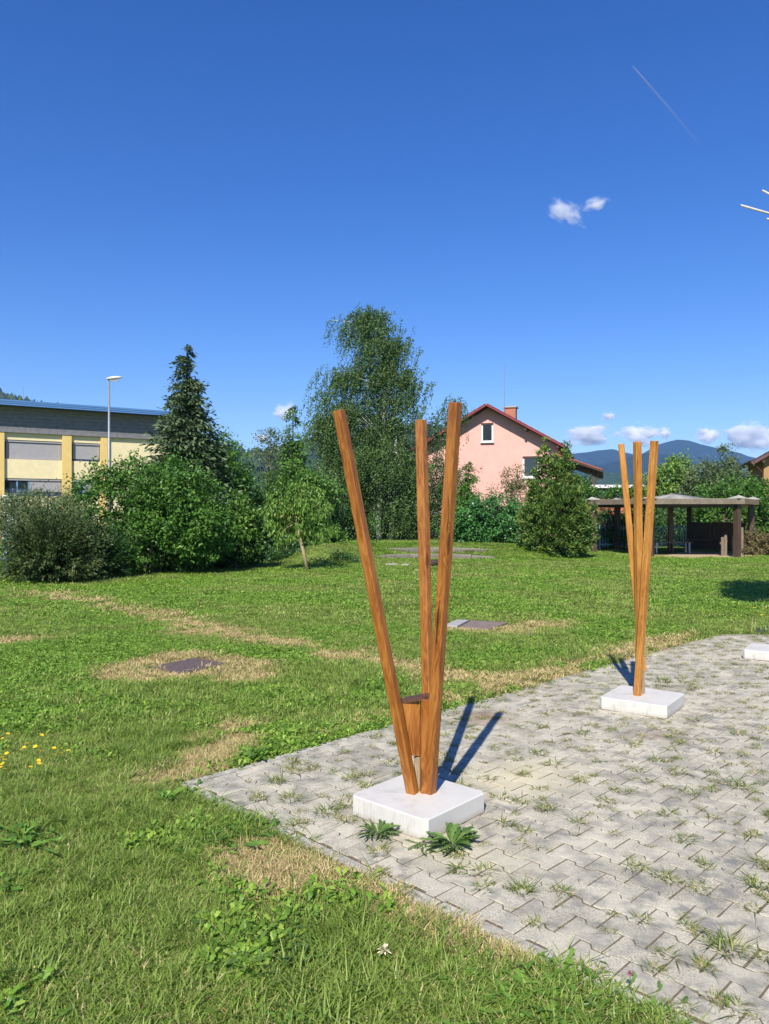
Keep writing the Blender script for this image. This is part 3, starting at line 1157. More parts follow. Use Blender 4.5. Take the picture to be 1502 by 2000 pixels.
big_tuft(1290, 1330, 60, .10, .02, .06, .007, 1.4, M_YOUNG, 'grass clump in the pavers behind the slender sculpture')

big_tuft(1447, 1236, 6, .05, .16, .30, .004, .35, M_STRAW, 'tall dry straw stalks at the far terrace edge near the right edge')
big_tuft(1468, 1236, 8, .06, .14, .30, .004, .55, M_STRAW, 'leaning dry stalks beside the dark slab at the right edge')
sl = [Vector((*p_, 0)) for p_ in (g2(1474, 1237), g2(1482, 1228), g2(1540, 1226), g2(1540, 1236))]
o = MB().prism([(p_.x, p_.y) for p_ in sl][::-1], -.05, 0.03, None, .006).build('dark_slab', plain('dark rubber slab', (0.045, 0.045, 0.05), .8, .2, 12, bump=.3))
tag(o, 'dark grey slab lying at the far terrace edge by the dry stalks', 'slab')

# yellow flowers in the lawn
M_YEL = plain('yellow petal', (0.72, 0.50, 0.02), 0.6, 0.15, 20)
M_STEM = plain('flower stem', (0.08, 0.16, 0.03), 0.6, 0.15, 20)
hd = MB()
for k in range(11):
    a = k * 2 * math.pi / 11
    d = Vector((math.cos(a), math.sin(a), .25)); q = Vector((-math.sin(a), math.cos(a), 0))
    hd.add([d * .002 + q * .0015, d * .012 + q * .003, d * .013 - q * .003, d * .002 - q * .0015], [(0, 1, 2, 3)])
hd.tube([(0, 0, -.003), (0, 0, .004)], [.003, .005], 7)
hme = bpy.data.meshes.new('flower_head'); hme.from_pydata([tuple(x) for x in hd.v], [], hd.f); hme.materials.append(M_YEL)
sm = MB().tube([(0, 0, -.03), (.004, 0, .05), (0, 0, .095)], .0012, 5)
sme = bpy.data.meshes.new('stem'); sme.from_pydata([tuple(x) for x in sm.v], [], sm.f); sme.materials.append(M_STEM)
FL = [(15, 1436), (5, 1443), (82, 1437), (90, 1450), (53, 1453), (57, 1456), (66, 1459), (69, 1461), (47, 1461), (53, 1464), (9, 1462), (16, 1462), (13, 1474), (81, 1469), (105, 1464), (110, 1468), (121, 1463), (133, 1468), (106, 1477), (120, 1472), (75, 1488), (76, 1495), (92, 1483), (98, 1486), (4, 1482), (8, 1486), (5, 1495), (2, 1500), (9, 1503), (42, 1467), (60, 1499)]


def flower(px, py, sc, label, group):
    e = empty('yellow_flower', GD(px, py, .07 * sc) - Vector((0, 0, .07 * sc + .02)), label, 'flower', group, rnd.uniform(0, 6))
    e.scale = (sc, sc, sc)
    h = link('flower_head', hme, None, e)
    h.location = (0, 0, .096)
    h.rotation_euler = (rnd.uniform(-.1, .5), rnd.uniform(-.4, .4), 0)
    link('stem', sme, None, e)


for (px, py) in FL:
    flower(px, py, 1.0 * rnd.uniform(.85, 1.2), 'small yellow flower among the grass at the left edge', 'yellow flowers at the left edge')
for (px, py) in [(1462, 1189), (1468, 1188), (1474, 1190), (1480, 1200), (1488, 1204), (1494, 1203), (1499, 1206), (1497, 1195), (1472, 1201)]:
    flower(px, py, 1.6, 'small yellow flower in the weeds beside the tree shadow', 'yellow flowers by the tree shadow')

# cream flower head lying in the lawn
M_CREAM = plain('cream petal', (0.74, 0.66, 0.46), 0.7, 0.1, 60)
e = empty('cream_flower_head', GD(750, 1862, .02), 'fluffy cream white flower head lying in the foreground lawn', 'flower')
for k in range(46):
    a, b = rnd.uniform(0, 6.28), rnd.uniform(-.3, 1.5)
    d = Vector((math.cos(a) * math.cos(b), math.sin(a) * math.cos(b), math.sin(b)))
    q = d.cross(Vector((.3, .2, 1))).normalized()
    L = rnd.uniform(.018, .034)
    z = Vector((0, 0, .012))
    w = .004
    mesh_py('petal', [z + d * .003 - q * w, z + d * .003 + q * w, z + d * L * .7 + q * w * 1.2, z + d * L + Vector((0, 0, -.004)), z + d * L * .7 - q * w * 1.2], [(0, 1, 2, 3, 4)], M_CREAM, e)

# pink clover by the lower right weeds
M_PINK = plain('clover pink', (0.36, 0.08, 0.17), 0.7, 0.2, 60)
e = empty('clover_flower', GD(1230, 1945), 'small pink clover flower among the weeds at the bottom right', 'flower')
m = MB()
for k in range(40):
    a, b = rnd.uniform(0, 6.28), rnd.uniform(-.4, 1.5)
    d = Vector((math.cos(a) * math.cos(b), math.sin(a) * math.cos(b), math.sin(b)))
    q = d.cross(Vector((.3, .2, 1))).normalized() * .002
    m.add([d * .003 - q, d * .003 + q, d * .011 + q * .6, d * .011 - q * .6], [(0, 1, 2, 3)])
m.build('flower_head', M_PINK, e, False, (0, 0, .075))
MB().tube([(0.01, 0, -.02), (0, 0, .075)], .0013, 5).build('stem', M_STEM, e)

# ------------------------------------------------------------------ covers in the lawn
M_RUST2 = plain('brown cover plate', (0.20, 0.155, 0.135), .8, .2, 10, 0, .2)
M_RUST = plain('rusty checker plate', (0.15, 0.115, 0.115), 0.55, 0.25, 14, 0.35, 0.4)
hp = [Vector((*p_, 0)) for p_ in (g2(303, 1300), g2(395, 1282), g2(432, 1296), g2(340, 1317))]
hc = sum(hp, Vector()) / 4
ex = (hp[1] - hp[0]); ex = ex.normalized()
ey = Vector((-ex.y, ex.x, 0))
e = empty('access_cover', (hc.x, hc.y, 0), 'rusty ribbed metal access cover in a dry patch of lawn', 'cover', None, math.atan2(ex.y, ex.x))
MB().box(-.31, .31, -.27, .27, -.03, -.004).build('plate', M_RUST, e)
for k in range(26):
    x = -.30 + k * .024
    MB().box(x - .0045, x + .0045, -.26, .26, -.0041, 0.001).build('rib', M_RUST, e)
M_CONC = plain('pale concrete slab', (0.33, 0.325, 0.31), 0.9, 0.12, 18, bump=0.3)
sl = [Vector((*p_, 0)) for p_ in (g2(866, 1223), g2(893, 1211), g2(916, 1212), g2(893, 1224))]
m = MB().prism([(p_.x, p_.y) for p_ in sl][::-1], -.05, 0.012, None, .004)
o = m.build('concrete_slab', M_CONC)
tag(o, 'pale concrete slab lying in the lawn beside the brown cover', 'slab')
sl = [Vector((*p_, 0)) for p_ in (g2(899, 1225), g2(921, 1212), g2(992, 1216), g2(955, 1229))]
m = MB().prism([(p_.x, p_.y) for p_ in sl][::-1], -.05, 0.006, None, .004)
o = m.build('access_cover', M_RUST2)
tag(o, 'brown access cover in the lawn behind the large sculpture', 'cover')

# ------------------------------------------------------------------ trees and shrubs
def unit(a):
    return a / np.maximum(np.linalg.norm(a, axis=-1, keepdims=True), 1e-9)


def leaf_mesh(name, P, D, N, L, Wd, rv):
    D = unit(D)
    s = unit(np.cross(D, N))
    nn = np.cross(s, D)
    n = len(P)
    L = np.broadcast_to(L, (n,))[:, None]; Wd = np.broadcast_to(Wd, (n,))[:, None]
    V = np.empty((n, 4, 3))
    V[:, 0] = P
    V[:, 1] = P + D * L * .45 + s * Wd + nn * Wd * .25
    V[:, 2] = P + D * L
    V[:, 3] = P + D * L * .45 - s * Wd + nn * Wd * .25
    q = np.arange(n * 4).reshape(n, 4)
    return np_mesh(name, V.reshape(-1, 3), q, {'rnd': rv})


def px_ell(e, Y):
    """(px, py, rx_px, ry_px[, dY, depth_m]) -> world ellipsoid centre and radii"""
    px, py, rx, ry = e[:4]
    dY = e[4] if len(e) > 4 else 0.0
    y = Y + dY
    c = PT(px, py, y)
    a, b = rx / FPX * y, ry / FPX * y
    dep = e[5] if len(e) > 5 else max(0.5 * (a + b), 0.35)
    return np.array(c), np.array([a, dep, b])


def crown_leaves(ells, nsub, subr, nleaf, L, Wd, droop, g, out=.55, shell=.55, zmin=0.05):
    vol = np.array([np.prod(r) for c, r in ells]) ** .75
    pick = g.choice(len(ells), nsub, p=vol / vol.sum())
    C = np.array([ells[i][0] for i in pick]); RR = np.array([ells[i][1] for i in pick])
    d = unit(g.normal(size=(nsub, 3)))
    r = shell + (1 - shell) * np.sqrt(g.uniform(0, 1, (nsub, 1)))
    lump = 1 + .16 * g.normal(size=(nsub, 1))
    SC = C + d * RR * r * np.clip(lump, .7, 1.22)
    sr = subr * g.uniform(.55, 1.35, (nsub, 1))
    rep = np.repeat(np.arange(nsub), nleaf)
    n = len(rep)
    P = SC[rep] + g.normal(size=(n, 3)) * sr[rep] * np.array([.62, .62, .5])
    o = unit(P - C[rep])
    D = o * out + unit(g.normal(size=(n, 3))) * .75 + np.array([0, 0, -droop])
    N = unit(g.normal(size=(n, 3)) * .8 + np.array([0, -.15, .8]) + o * .4)
    k = P[:, 2] > zmin
    tone = np.clip(.5 + .16 * g.normal(size=nsub)[rep] + .22 * g.normal(size=n), 0, 1)
    return P[k], D[k], N[k], L * g.uniform(.65, 1.3, k.sum()), Wd * g.uniform(.7, 1.3, k.sum()), tone[k], SC


def limbs(m, base, tops, r0, g, n=7):
    base = Vector(base)
    for tp in tops:
        tp = Vector(tp)
        mid = base.lerp(tp, .5) + Vector(g.normal(0, .12, 3)) * (tp - base).length * .25
        mid.z += .08 * (tp - base).length
        m.tube([base, mid, tp], [r0, r0 * .6, r0 * .18], 5)


M_BARK = plain('grey brown bark', (0.10, 0.08, 0.06), 0.9, 0.3, 20, bump=0.5)


def tree(name, label, cat, base, ells, leaf, mat, nsub, subr, nleaf, droop=.2, group=None, trunk_r=.08, seed=1, nl=8, bark=None, stems=1, out=.55, shell=.55, zmin=.05, keep=None):
    g = np.random.default_rng(seed)
    b = Vector(base)
    e = empty(name, b, label, cat, group)
    P, D, N, L, Wd, tn, SC = crown_leaves(ells, nsub, subr, nleaf, leaf[0], leaf[1], droop, g, out, shell, zmin)
    if keep is not None:
        k = keep(P); P, D, N, L, Wd, tn = P[k], D[k], N[k], L[k], Wd[k], tn[k]
    P = P - np.array(b)
    me = leaf_mesh('crown', P, D, N, L, Wd, tn)
    link('crown', me, mat, e)
    m = MB()
    cen = np.mean([c for c, r in ells], axis=0)
    top = Vector(cen) - b
    for s in range(stems):
        off = Vector((g.normal(0, .12 * stems), g.normal(0, .1 * stems), 0)) if stems > 1 else Vector((0, 0, 0))
        pts = [off * .3, off * .8 + top * .5 * Vector((0.6, 0.6, 1)).z * .6, off + top]
        pts = [Vector((off.x * .3, off.y * .3, -.05)), Vector((top.x * .3 + off.x, top.y * .3 + off.y, top.z * .55)), top + off]
        m.tube(pts, [trunk_r, trunk_r * .75, trunk_r * .4], 7)
        pk = g.choice(len(SC), nl, replace=False)
        for i in pk:
            limbs(m, pts[1].lerp(pts[2], g.uniform(0, 1)), [Vector(SC[i]) - b], trunk_r * .4, g)
    m.build('trunk', bark or M_BARK, e, True)
    return e


def spray_conifer(name, label, base, top, rad, mat, seed, nb=340, leaf=(.20, .035), per=26, power=.85, up=-.25, cat='tree', group=None, tips=None):
    """conifer with drooping sprays: base point, top z, radius at the foot"""
    g = np.random.default_rng(seed)
    b = Vector(base)
    H = top - b.z
    e = empty(name, b, label, cat, group)
    h = (1 - np.sqrt(g.uniform(.0, 1, nb))) * .985 + .012
    h[:12] = np.linspace(.90, .995, 12)
    az = g.uniform(0, 2 * np.pi, nb)
    ln = rad * (1 - h) ** power * g.uniform(.55, 1.16, nb) + .10
    tt = np.linspace(.12, 1, per)
    T = np.tile(tt, nb); I = np.repeat(np.arange(nb), per)
    T = np.clip(T + g.normal(0, .03, len(T)), .03, 1.05)
    rr = ln[I] * T
    zz = H * h[I] + up * ln[I] * T ** 1.5 + .22 * ln[I] * np.clip(T - .7, 0, 1)
    wob = .10 * ln[I] + .03
    P = np.stack([rr * np.cos(az[I]), rr * np.sin(az[I]), zz], -1) + g.normal(size=(len(I), 3)) * wob[:, None] * np.array([1, 1, .55])
    od = np.stack([np.cos(az[I]), np.sin(az[I]), np.full(len(I), -.35)], -1)
    D = od + g.normal(size=od.shape) * .45
    N = unit(g.normal(size=od.shape) * .55 + np.array([0, 0, 1.]))
    k = P[:, 2] > .05
    tn = np.clip(.35 + .35 * T + .2 * g.normal(size=len(T)), 0, 1)
    sz = .55 + .6 * np.clip(1 - h[I], 0, 1)
    me = leaf_mesh('crown', P[k], D[k], N[k], leaf[0] * g.uniform(.6, 1.3, k.sum()) * sz[k], leaf[1] * g.uniform(.7, 1.3, k.sum()) * sz[k], tn[k])
    link('crown', me, mat, e)
    m = MB().tube([(0, 0, -.1), (0, 0, H * .5), (0, 0, H * .985)], [rad * .09, rad * .05, .012], 7)
    m.build('trunk', M_BARK, e, True)
    return e


ML_BUSH = leaf_mat('bush leaf', (0.03, 0.085, 0.012), (0.075, 0.19, 0.022), (0.18, 0.34, 0.05), .25)
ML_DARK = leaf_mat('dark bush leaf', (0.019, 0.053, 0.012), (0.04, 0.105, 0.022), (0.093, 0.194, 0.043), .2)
ML_OLIVE = leaf_mat('olive bush leaf', (0.022, 0.052, 0.014), (0.055, 0.10, 0.026), (0.14, 0.17, 0.055), .2)
ML_GREY = leaf_mat('grey green leaf', (0.055, 0.095, 0.035), (0.12, 0.175, 0.07), (0.24, 0.30, 0.14), .2)
ML_CON = leaf_mat('conifer spray', (0.025, 0.053, 0.022), (0.062, 0.109, 0.046), (0.147, 0.202, 0.093), .12)
ML_IVY = leaf_mat('climber leaf', (0.039, 0.101, 0.016), (0.093, 0.209, 0.031), (0.217, 0.357, 0.078), .25)
ML_BIRCH = leaf_mat('birch leaf', (0.03, 0.072, 0.016), (0.07, 0.14, 0.034), (0.17, 0.24, 0.07), .28)
ML_WAL = leaf_mat('young tree leaf', (0.05, 0.12, 0.014), (0.105, 0.215, 0.028), (0.22, 0.35, 0.065), .3)
ML_THUJA = leaf_mat('thuja spray', (0.035, 0.085, 0.018), (0.10, 0.185, 0.034), (0.32, 0.38, 0.075), .15)
ML_LAUREL = leaf_mat('laurel leaf', (0.025, 0.093, 0.022), (0.056, 0.178, 0.04), (0.116, 0.279, 0.078), .15, .35)
ML_LIGHT = leaf_mat('light green leaf', (0.07, 0.147, 0.025), (0.147, 0.279, 0.046), (0.279, 0.419, 0.093), .3)
ML_RED = leaf_mat('loose shrub leaf', (0.05, 0.085, 0.022), (0.11, 0.15, 0.045), (0.23, 0.23, 0.10), .25)
ML_DRYL = leaf_mat('withered leaf', (0.07, 0.06, 0.025), (0.14, 0.115, 0.05), (0.26, 0.21, 0.10), .2, .7)

E = lambda lst, Y: [px_ell(x, Y) for x in lst]
gb = lambda px, Y: (float((px - CX) / FPX * Y), float(Y), float(ground_z((px - CX) / FPX * Y, Y)))


def arching_bush(name, label, px, Y, rx, h, mat, seed, ns=420, per=46, leaf=(.085, .014)):
    g = np.random.default_rng(seed)
    b = Vector(gb(px, Y))
    e = empty(name, b, label, 'bush')
    az = g.uniform(0, 2 * np.pi, ns)
    el = np.arccos(g.uniform(-.18, 1, ns))            # from zenith
    Ls = g.uniform(.72, 1.1, ns)
    tt = np.tile(np.linspace(.25, 1, per), ns); I = np.repeat(np.arange(ns), per)
    tt = np.clip(tt + g.normal(0, .01, len(tt)), .2, 1)
    st = np.sin(el[I])
    r = rx * Ls[I] * tt * st
    z = h * Ls[I] * (np.cos(el[I]) * tt + .42 * st * (tt - .55 * tt ** 2.2)) + .1
    P = np.stack([r * np.cos(az[I]), r * np.sin(az[I]) * .85, z], -1) + g.normal(size=(len(I), 3)) * .022
    tang = np.stack([np.cos(az[I]) * st, np.sin(az[I]) * st, np.cos(el[I]) + .35 - .75 * tt * st], -1)
    D = unit(tang) + g.normal(size=tang.shape) * .42
    N = unit(g.normal(size=tang.shape) * .6 + np.array([0, -.2, 1.]))
    tn = np.clip(.45 + .25 * g.normal(size=ns)[I] + .18 * g.normal(size=len(I)) + .25 * (tt - .6), 0, 1)
    k = P[:, 2] > .03
    link('crown', leaf_mesh('crown', P[k], D[k], N[k], leaf[0] * g.uniform(.6, 1.3, k.sum()), leaf[1] * g.uniform(.7, 1.3, k.sum()), tn[k]), mat, e)
    m = MB()
    for i in range(0, ns, 9):
        pts = [Vector((0, 0, 0))]
        for t_ in (.4, .8):
            s_ = math.sin(el[i])
            rr = rx * Ls[i] * t_ * s_
            pts.append(Vector((rr * math.cos(az[i]), rr * math.sin(az[i]) * .85, h * Ls[i] * (math.cos(el[i]) * t_ + .42 * s_ * (t_ - .55 * t_ ** 2.2)) + .05)))
        m.tube(pts, [.014, .008, .003], 4)
    m.build('stems', M_BARK, e)
    return e


# left group
arching_bush('bush', 'rounded olive green bush with arching feathery twigs at the left edge', 100, 18.4, 1.42, 1.72, ML_OLIVE, 1, 900, 50)
arching_bush('bush', 'dark low part bush right of the rounded olive bush', 195, 19.4, .9, 1.25, ML_DARK, 2, 260, 40)
tree('bush', 'greyish green willowy bush behind the rounded olive bush', 'bush', gb(80, 20.8), E([(75, 1000, 75, 45), (30, 1010, 50, 45), (130, 1005, 50, 40)], 20.8), (.085, .013), ML_GREY, 260, .22, 55, .0, seed=3, stems=3, trunk_r=.03)
tree('bush', 'big bright green bush in front of the tall spruce', 'bush', gb(300, 20.8), E([(300, 955, 100, 62), (220, 1000, 72, 80), (360, 1000, 80, 90), (300, 1050, 120, 70), (400, 1040, 60, 60), (215, 925, 40, 28)], 20.8), (.10, .026), ML_BUSH, 620, .20, 60, .35, seed=4, stems=5, trunk_r=.04)
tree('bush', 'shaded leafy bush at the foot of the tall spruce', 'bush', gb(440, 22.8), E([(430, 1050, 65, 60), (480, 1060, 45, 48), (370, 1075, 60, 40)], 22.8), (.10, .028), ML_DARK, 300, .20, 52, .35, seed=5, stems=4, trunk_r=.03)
tree('bush', 'yellow green leafy bush right of the tall spruce foot', 'bush', gb(472, 22.2), E([(468, 1010, 24, 50), (440, 1055, 26, 30), (485, 1050, 18, 35)], 22.2), (.105, .030), ML_WAL, 85, .16, 44, .35, seed=6, stems=2, trunk_r=.03)
spray_conifer('spruce_tree', 'tall dark spruce pointing above the bushes on the left', gb(365, 25.5), 1.65 + 327 / 1500 * 25.5, 1.95, ML_CON, 7, 1000, (.24, .05), 34)
tree('tree', 'narrow green tree just right of the tall spruce', 'tree', gb(448, 26.5), E([(432, 880, 26, 38), (448, 940, 40, 70), (462, 1010, 42, 70), (415, 900, 20, 30)], 26.5), (.10, .026), ML_BUSH, 360, .20, 48, .3, seed=8, trunk_r=.07)
# centre left
spray_conifer('conifer_tree', 'small conifer overgrown with climbers between spruce and birch', gb(572, 29.5), 1.65 + 208 / 1500 * 29.5, 1.15, ML_IVY, 9, 480, (.17, .05), 28, .75)
tree('tree', 'sparse thin branched tree beside the overgrown conifer', 'tree', gb(530, 29), E([(520, 845, 20, 22), (528, 870, 30, 30), (545, 850, 18, 18), (540, 910, 34, 45), (505, 880, 10, 12)], 29), (.085, .022), ML_GREY, 90, .18, 24, .1, seed=10, trunk_r=.05)
tree('bush', 'tall leafy bush below the overgrown conifer', 'bush', gb(575, 28.5), E([(570, 970, 55, 70), (610, 990, 45, 75), (540, 1000, 50, 80), (590, 1050, 80, 40)], 28.5), (.12, .032), ML_IVY, 420, .22, 46, .3, seed=11, stems=4, trunk_r=.04)
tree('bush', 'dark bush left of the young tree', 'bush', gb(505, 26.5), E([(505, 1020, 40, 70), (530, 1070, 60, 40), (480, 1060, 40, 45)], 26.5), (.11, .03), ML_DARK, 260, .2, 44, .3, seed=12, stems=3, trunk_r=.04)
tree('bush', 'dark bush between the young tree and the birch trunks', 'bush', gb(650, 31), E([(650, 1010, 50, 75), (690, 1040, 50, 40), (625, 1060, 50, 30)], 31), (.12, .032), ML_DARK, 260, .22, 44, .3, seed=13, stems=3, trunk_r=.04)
# young tree on the lawn
g = np.random.default_rng(14)
yb_ = Vector(gb(601, 21.6))
e = empty('young_tree', yb_, 'young tree with leaning pale trunk and drooping bright leaves on the lawn', 'tree')
el_ = E([(562, 985, 40, 34), (588, 972, 36, 34), (606, 995, 36, 32), (575, 1015, 46, 30), (545, 1005, 30, 30), (632, 1035, 22, 18), (548, 1045, 22, 18), (578, 950, 18, 14)], 21.6)
P, D, N, L, Wd, tn, SC = crown_leaves(el_, 150, .17, 22, .15, .020, 1.1, g, .35, .35)
link('crown', leaf_mesh('crown', P - np.array(yb_), D, N, L, Wd, tn), ML_WAL, e)
M_PALEBARK = plain('pale young bark', (0.34, 0.27, 0.15), 0.8, 0.2, 25, bump=0.3)
tp = [PT(601, 1117, 21.6), PT(592, 1075, 21.6), PT(584, 1042, 21.6), PT(580, 1018, 21.6), PT(571, 998, 21.6), PT(562, 982, 21.6)]
m = MB().tube([q - yb_ for q in tp], [.055, .05, .046, .04, .026, .012], 8)
for i in range(0, 60, 5):
    limbs(m, (tp[2] - yb_).lerp(tp[4] - yb_, g.uniform(0, 1)), [Vector(SC[i]) - yb_], .02, g)
m.build('trunk', M_PALEBARK, e, True)
tree('bush', 'low leafy growth, shade put into its dark leaves, on the front of the left grass mound', 'bush', gb(640, 24.4), E([(628, 1097, 26, 10, 0, .3), (655, 1092, 28, 12, 0, .3), (680, 1092, 16, 8, .2, .3)], 24.4), (.07, .022), ML_DARK, 70, .12, 34, .3, seed=41, stems=3, trunk_r=.012, zmin=-.02)  # added plant; its dark leaf colour stands in for shade on the mound front
# dark ground cover under the bushes on the left
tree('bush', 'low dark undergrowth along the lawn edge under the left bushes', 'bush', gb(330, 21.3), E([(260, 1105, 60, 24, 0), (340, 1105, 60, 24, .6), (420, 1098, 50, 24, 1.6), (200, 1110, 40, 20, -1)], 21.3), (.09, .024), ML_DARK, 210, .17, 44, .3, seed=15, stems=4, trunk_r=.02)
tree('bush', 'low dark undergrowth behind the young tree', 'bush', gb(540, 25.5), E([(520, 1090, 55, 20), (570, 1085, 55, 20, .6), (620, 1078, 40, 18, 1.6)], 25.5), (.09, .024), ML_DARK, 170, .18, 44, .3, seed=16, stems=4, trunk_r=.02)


def weeping(name, label, base, ells, mat, seed, nstr, ls, per, leaf, trunks, top, lean=0.0):
    g = np.random.default_rng(seed)
    b = Vector(base)
    e = empty(name, b, label, 'tree')
    vol = np.array([np.prod(r) for c, r in ells]) ** .7
    ng_ = nstr // 14
    pick = g.choice(len(ells), ng_, p=vol / vol.sum())
    C = np.array([ells[i][0] for i in pick]); RR = np.array([ells[i][1] for i in pick])
    d = unit(g.normal(size=(ng_, 3)) + np.array([0, 0, .25]))
    S0 = C + d * RR * (.35 + .72 * np.sqrt(g.uniform(0, 1, (ng_, 1))))
    own = g.integers(0, ng_, nstr)
    S0 = S0[own] + g.normal(size=(nstr, 3)) * np.array([.34, .3, .17])
    LL = ls * g.uniform(.4, 1.3, nstr)
    dr = g.normal(size=(nstr, 2)) * .22 + np.array([lean, -.05])
    tt = np.tile(np.linspace(0, 1, per), nstr); I = np.repeat(np.arange(nstr), per)
    n = len(I)
    P = S0[I].copy()
    P[:, 0] += dr[I, 0] * LL[I] * tt + g.normal(0, .045, n)
    P[:, 1] += dr[I, 1] * LL[I] * tt + g.normal(0, .045, n)
    P[:, 2] += -LL[I] * tt ** 1.25 + .12 * LL[I] * np.sin(tt * 3) + g.normal(0, .04, n)
    D = g.normal(size=(n, 3)) * .55 + np.array([lean, 0, -.8])
    N = unit(g.normal(size=(n, 3)) + np.array([0, -.4, .5]))
    tn = np.clip(.5 + .18 * g.normal(size=nstr)[I] + .2 * g.normal(size=n), 0, 1)
    link('crown', leaf_mesh('crown', P - np.array(b), D, N, leaf[0] * g.uniform(.6, 1.3, n), leaf[1] * g.uniform(.7, 1.3, n), tn), mat, e)
    for tr in trunks:
        m = MB()
        pts = [Vector(q) - b for q in tr]
        k = len(pts)
        m.tube(pts, [.14 * (1 - .86 * i / (k - 1)) + .012 for i in range(k)], 8)
        for i in range(26):
            j = g.integers(0, nstr)
            tpt = Vector(S0[j]) - b
            cand = [q for q in pts[1:] if q.z < tpt.z + .2] or pts[1:2]
            q = min(cand, key=lambda w: (w - tpt).length)
            limbs(m, q, [tpt], .035, g)
        m.build('trunk', M_BIRCHB, e, True)
    return e


t = NT('birch bark')
v = t.coord('Object', (1, 1, 3.5))
nb_ = t.noise(v, 3.2, 5, .65)
M_BIRCHB = t.done(t.ramp(nb_, [(0.40, (0.06, 0.05, 0.045)), (0.50, (0.50, 0.49, 0.46)), (0.7, (0.66, 0.65, 0.61))]), .8, 0, .2)
YB = 37.0
bt = lambda px, py: PT(px, py, YB)
weeping('birch_tree', 'tall weeping birch leaning left in the wind, two white trunks', gb(752, YB),
        E([(712, 622, 36, 18), (684, 634, 26, 10), (690, 655, 24, 10), (750, 650, 42, 38), (778, 690, 28, 45), (735, 690, 40, 40), (668, 735, 40, 20), (700, 755, 55, 35), (770, 760, 38, 60), (822, 757, 26, 22), (650, 790, 34, 30),
           (640, 840, 26, 26), (700, 830, 70, 50), (790, 830, 38, 45), (740, 900, 90, 60), (680, 930, 60, 55), (800, 930, 50, 60), (740, 985, 85, 42), (670, 1000, 45, 30), (810, 1000, 36, 30)], YB),
        ML_BIRCH, 17, 5600, 1.2, 24, (.092, .030),
        [[bt(741, 1066), bt(738, 1000), bt(748, 880), bt(752, 760), bt(752, 690), bt(735, 640)], [bt(764, 1066), bt(768, 1010), bt(775, 900), bt(768, 790), bt(755, 700), bt(748, 660)]], 12, -.30)
weeping('birch_tree', 'smaller weeping birch half hidden behind the right beam, in front of the pink house', gb(872, 39),
        E([(893, 790, 14, 16), (870, 830, 26, 26), (860, 880, 30, 38), (885, 930, 36, 45), (862, 980, 38, 50), (900, 990, 30, 40)], 39.0),
        ML_BIRCH, 18, 1000, 1.05, 22, (.09, .027), [[PT(872, 1062, 39), PT(874, 960, 39), PT(880, 860, 39), PT(892, 790, 39)]], 8, -.05)
tree('bush', 'dark hedge bush behind the white birch trunks', 'bush', gb(760, 41.5), E([(720, 1020, 50, 45), (780, 1025, 50, 42), (840, 1025, 45, 42), (660, 1030, 50, 38)], 41.5), (.14, .04), ML_DARK, 330, .28, 42, .2, seed=19, stems=4, trunk_r=.05)
# in front of the pink house
tree('bush', 'broad dark green laurel bush below the pink house', 'bush', gb(955, 31.5), E([(960, 1015, 58, 42), (925, 1030, 40, 38), (1000, 1030, 40, 42), (895, 1040, 30, 30)], 31.5), (.12, .036), ML_LAUREL, 360, .22, 46, .25, seed=20, stems=4, trunk_r=.04)
tree('bush', 'loose pale green shrub against the pink wall', 'bush', gb(1002, 35), E([(1002, 935, 22, 26), (985, 960, 26, 26), (1015, 965, 24, 30), (960, 975, 20, 14)], 35.0), (.09, .024), ML_RED, 120, .22, 26, .2, seed=21, stems=3, trunk_r=.03)
spray_conifer('conifer_tree', 'narrow dark conifer against the left part of the pink wall', gb(915, 36), 1.65 + 98 / 1500 * 36, 1.1, ML_BUSH, 22, 240, (.17, .045), 26, .7)
YT = 27.6


def thuja_spires(spires, YY):
    out = []
    for px, pt, pb, rx in spires:
        k = 0
        y = pt
        while y < pb:
            f = (y - pt) / (pb - pt)
            r = rx * (.12 + .88 * f ** .62)
            out.append((px, y + r * .6, r, max(r * .9, 8), rnd.uniform(-.15, .15), r / FPX * YY * .95))
            y += max(7, r * .8)
    return out


tree('thuja_bush', 'dense many tipped thuja with yellow green spray tips on lawn edge', 'bush', gb(1088, YT),
     E(thuja_spires([(1062, 862, 960, 24), (1086, 893, 990, 26), (1106, 870, 980, 26), (1044, 922, 1010, 22), (1126, 932, 1020, 22)], YT) + [(1085, 1010, 62, 62), (1090, 1050, 66, 42), (1060, 1035, 40, 50), (1120, 1035, 38, 50)], YT),
     (.10, .026), ML_THUJA, 1500, .095, 34, -.6, seed=23, stems=3, trunk_r=.05, out=.9, shell=.7)
tree('bush', 'climbing plant on the low roofs right of the thuja', 'bush', gb(1165, 36), E([(1130, 958, 30, 26), (1165, 968, 30, 14), (1225, 964, 36, 13), (1120, 1000, 30, 50)], 36.0), (.13, .04), ML_BUSH, 190, .2, 34, .3, seed=24, stems=3, trunk_r=.03)
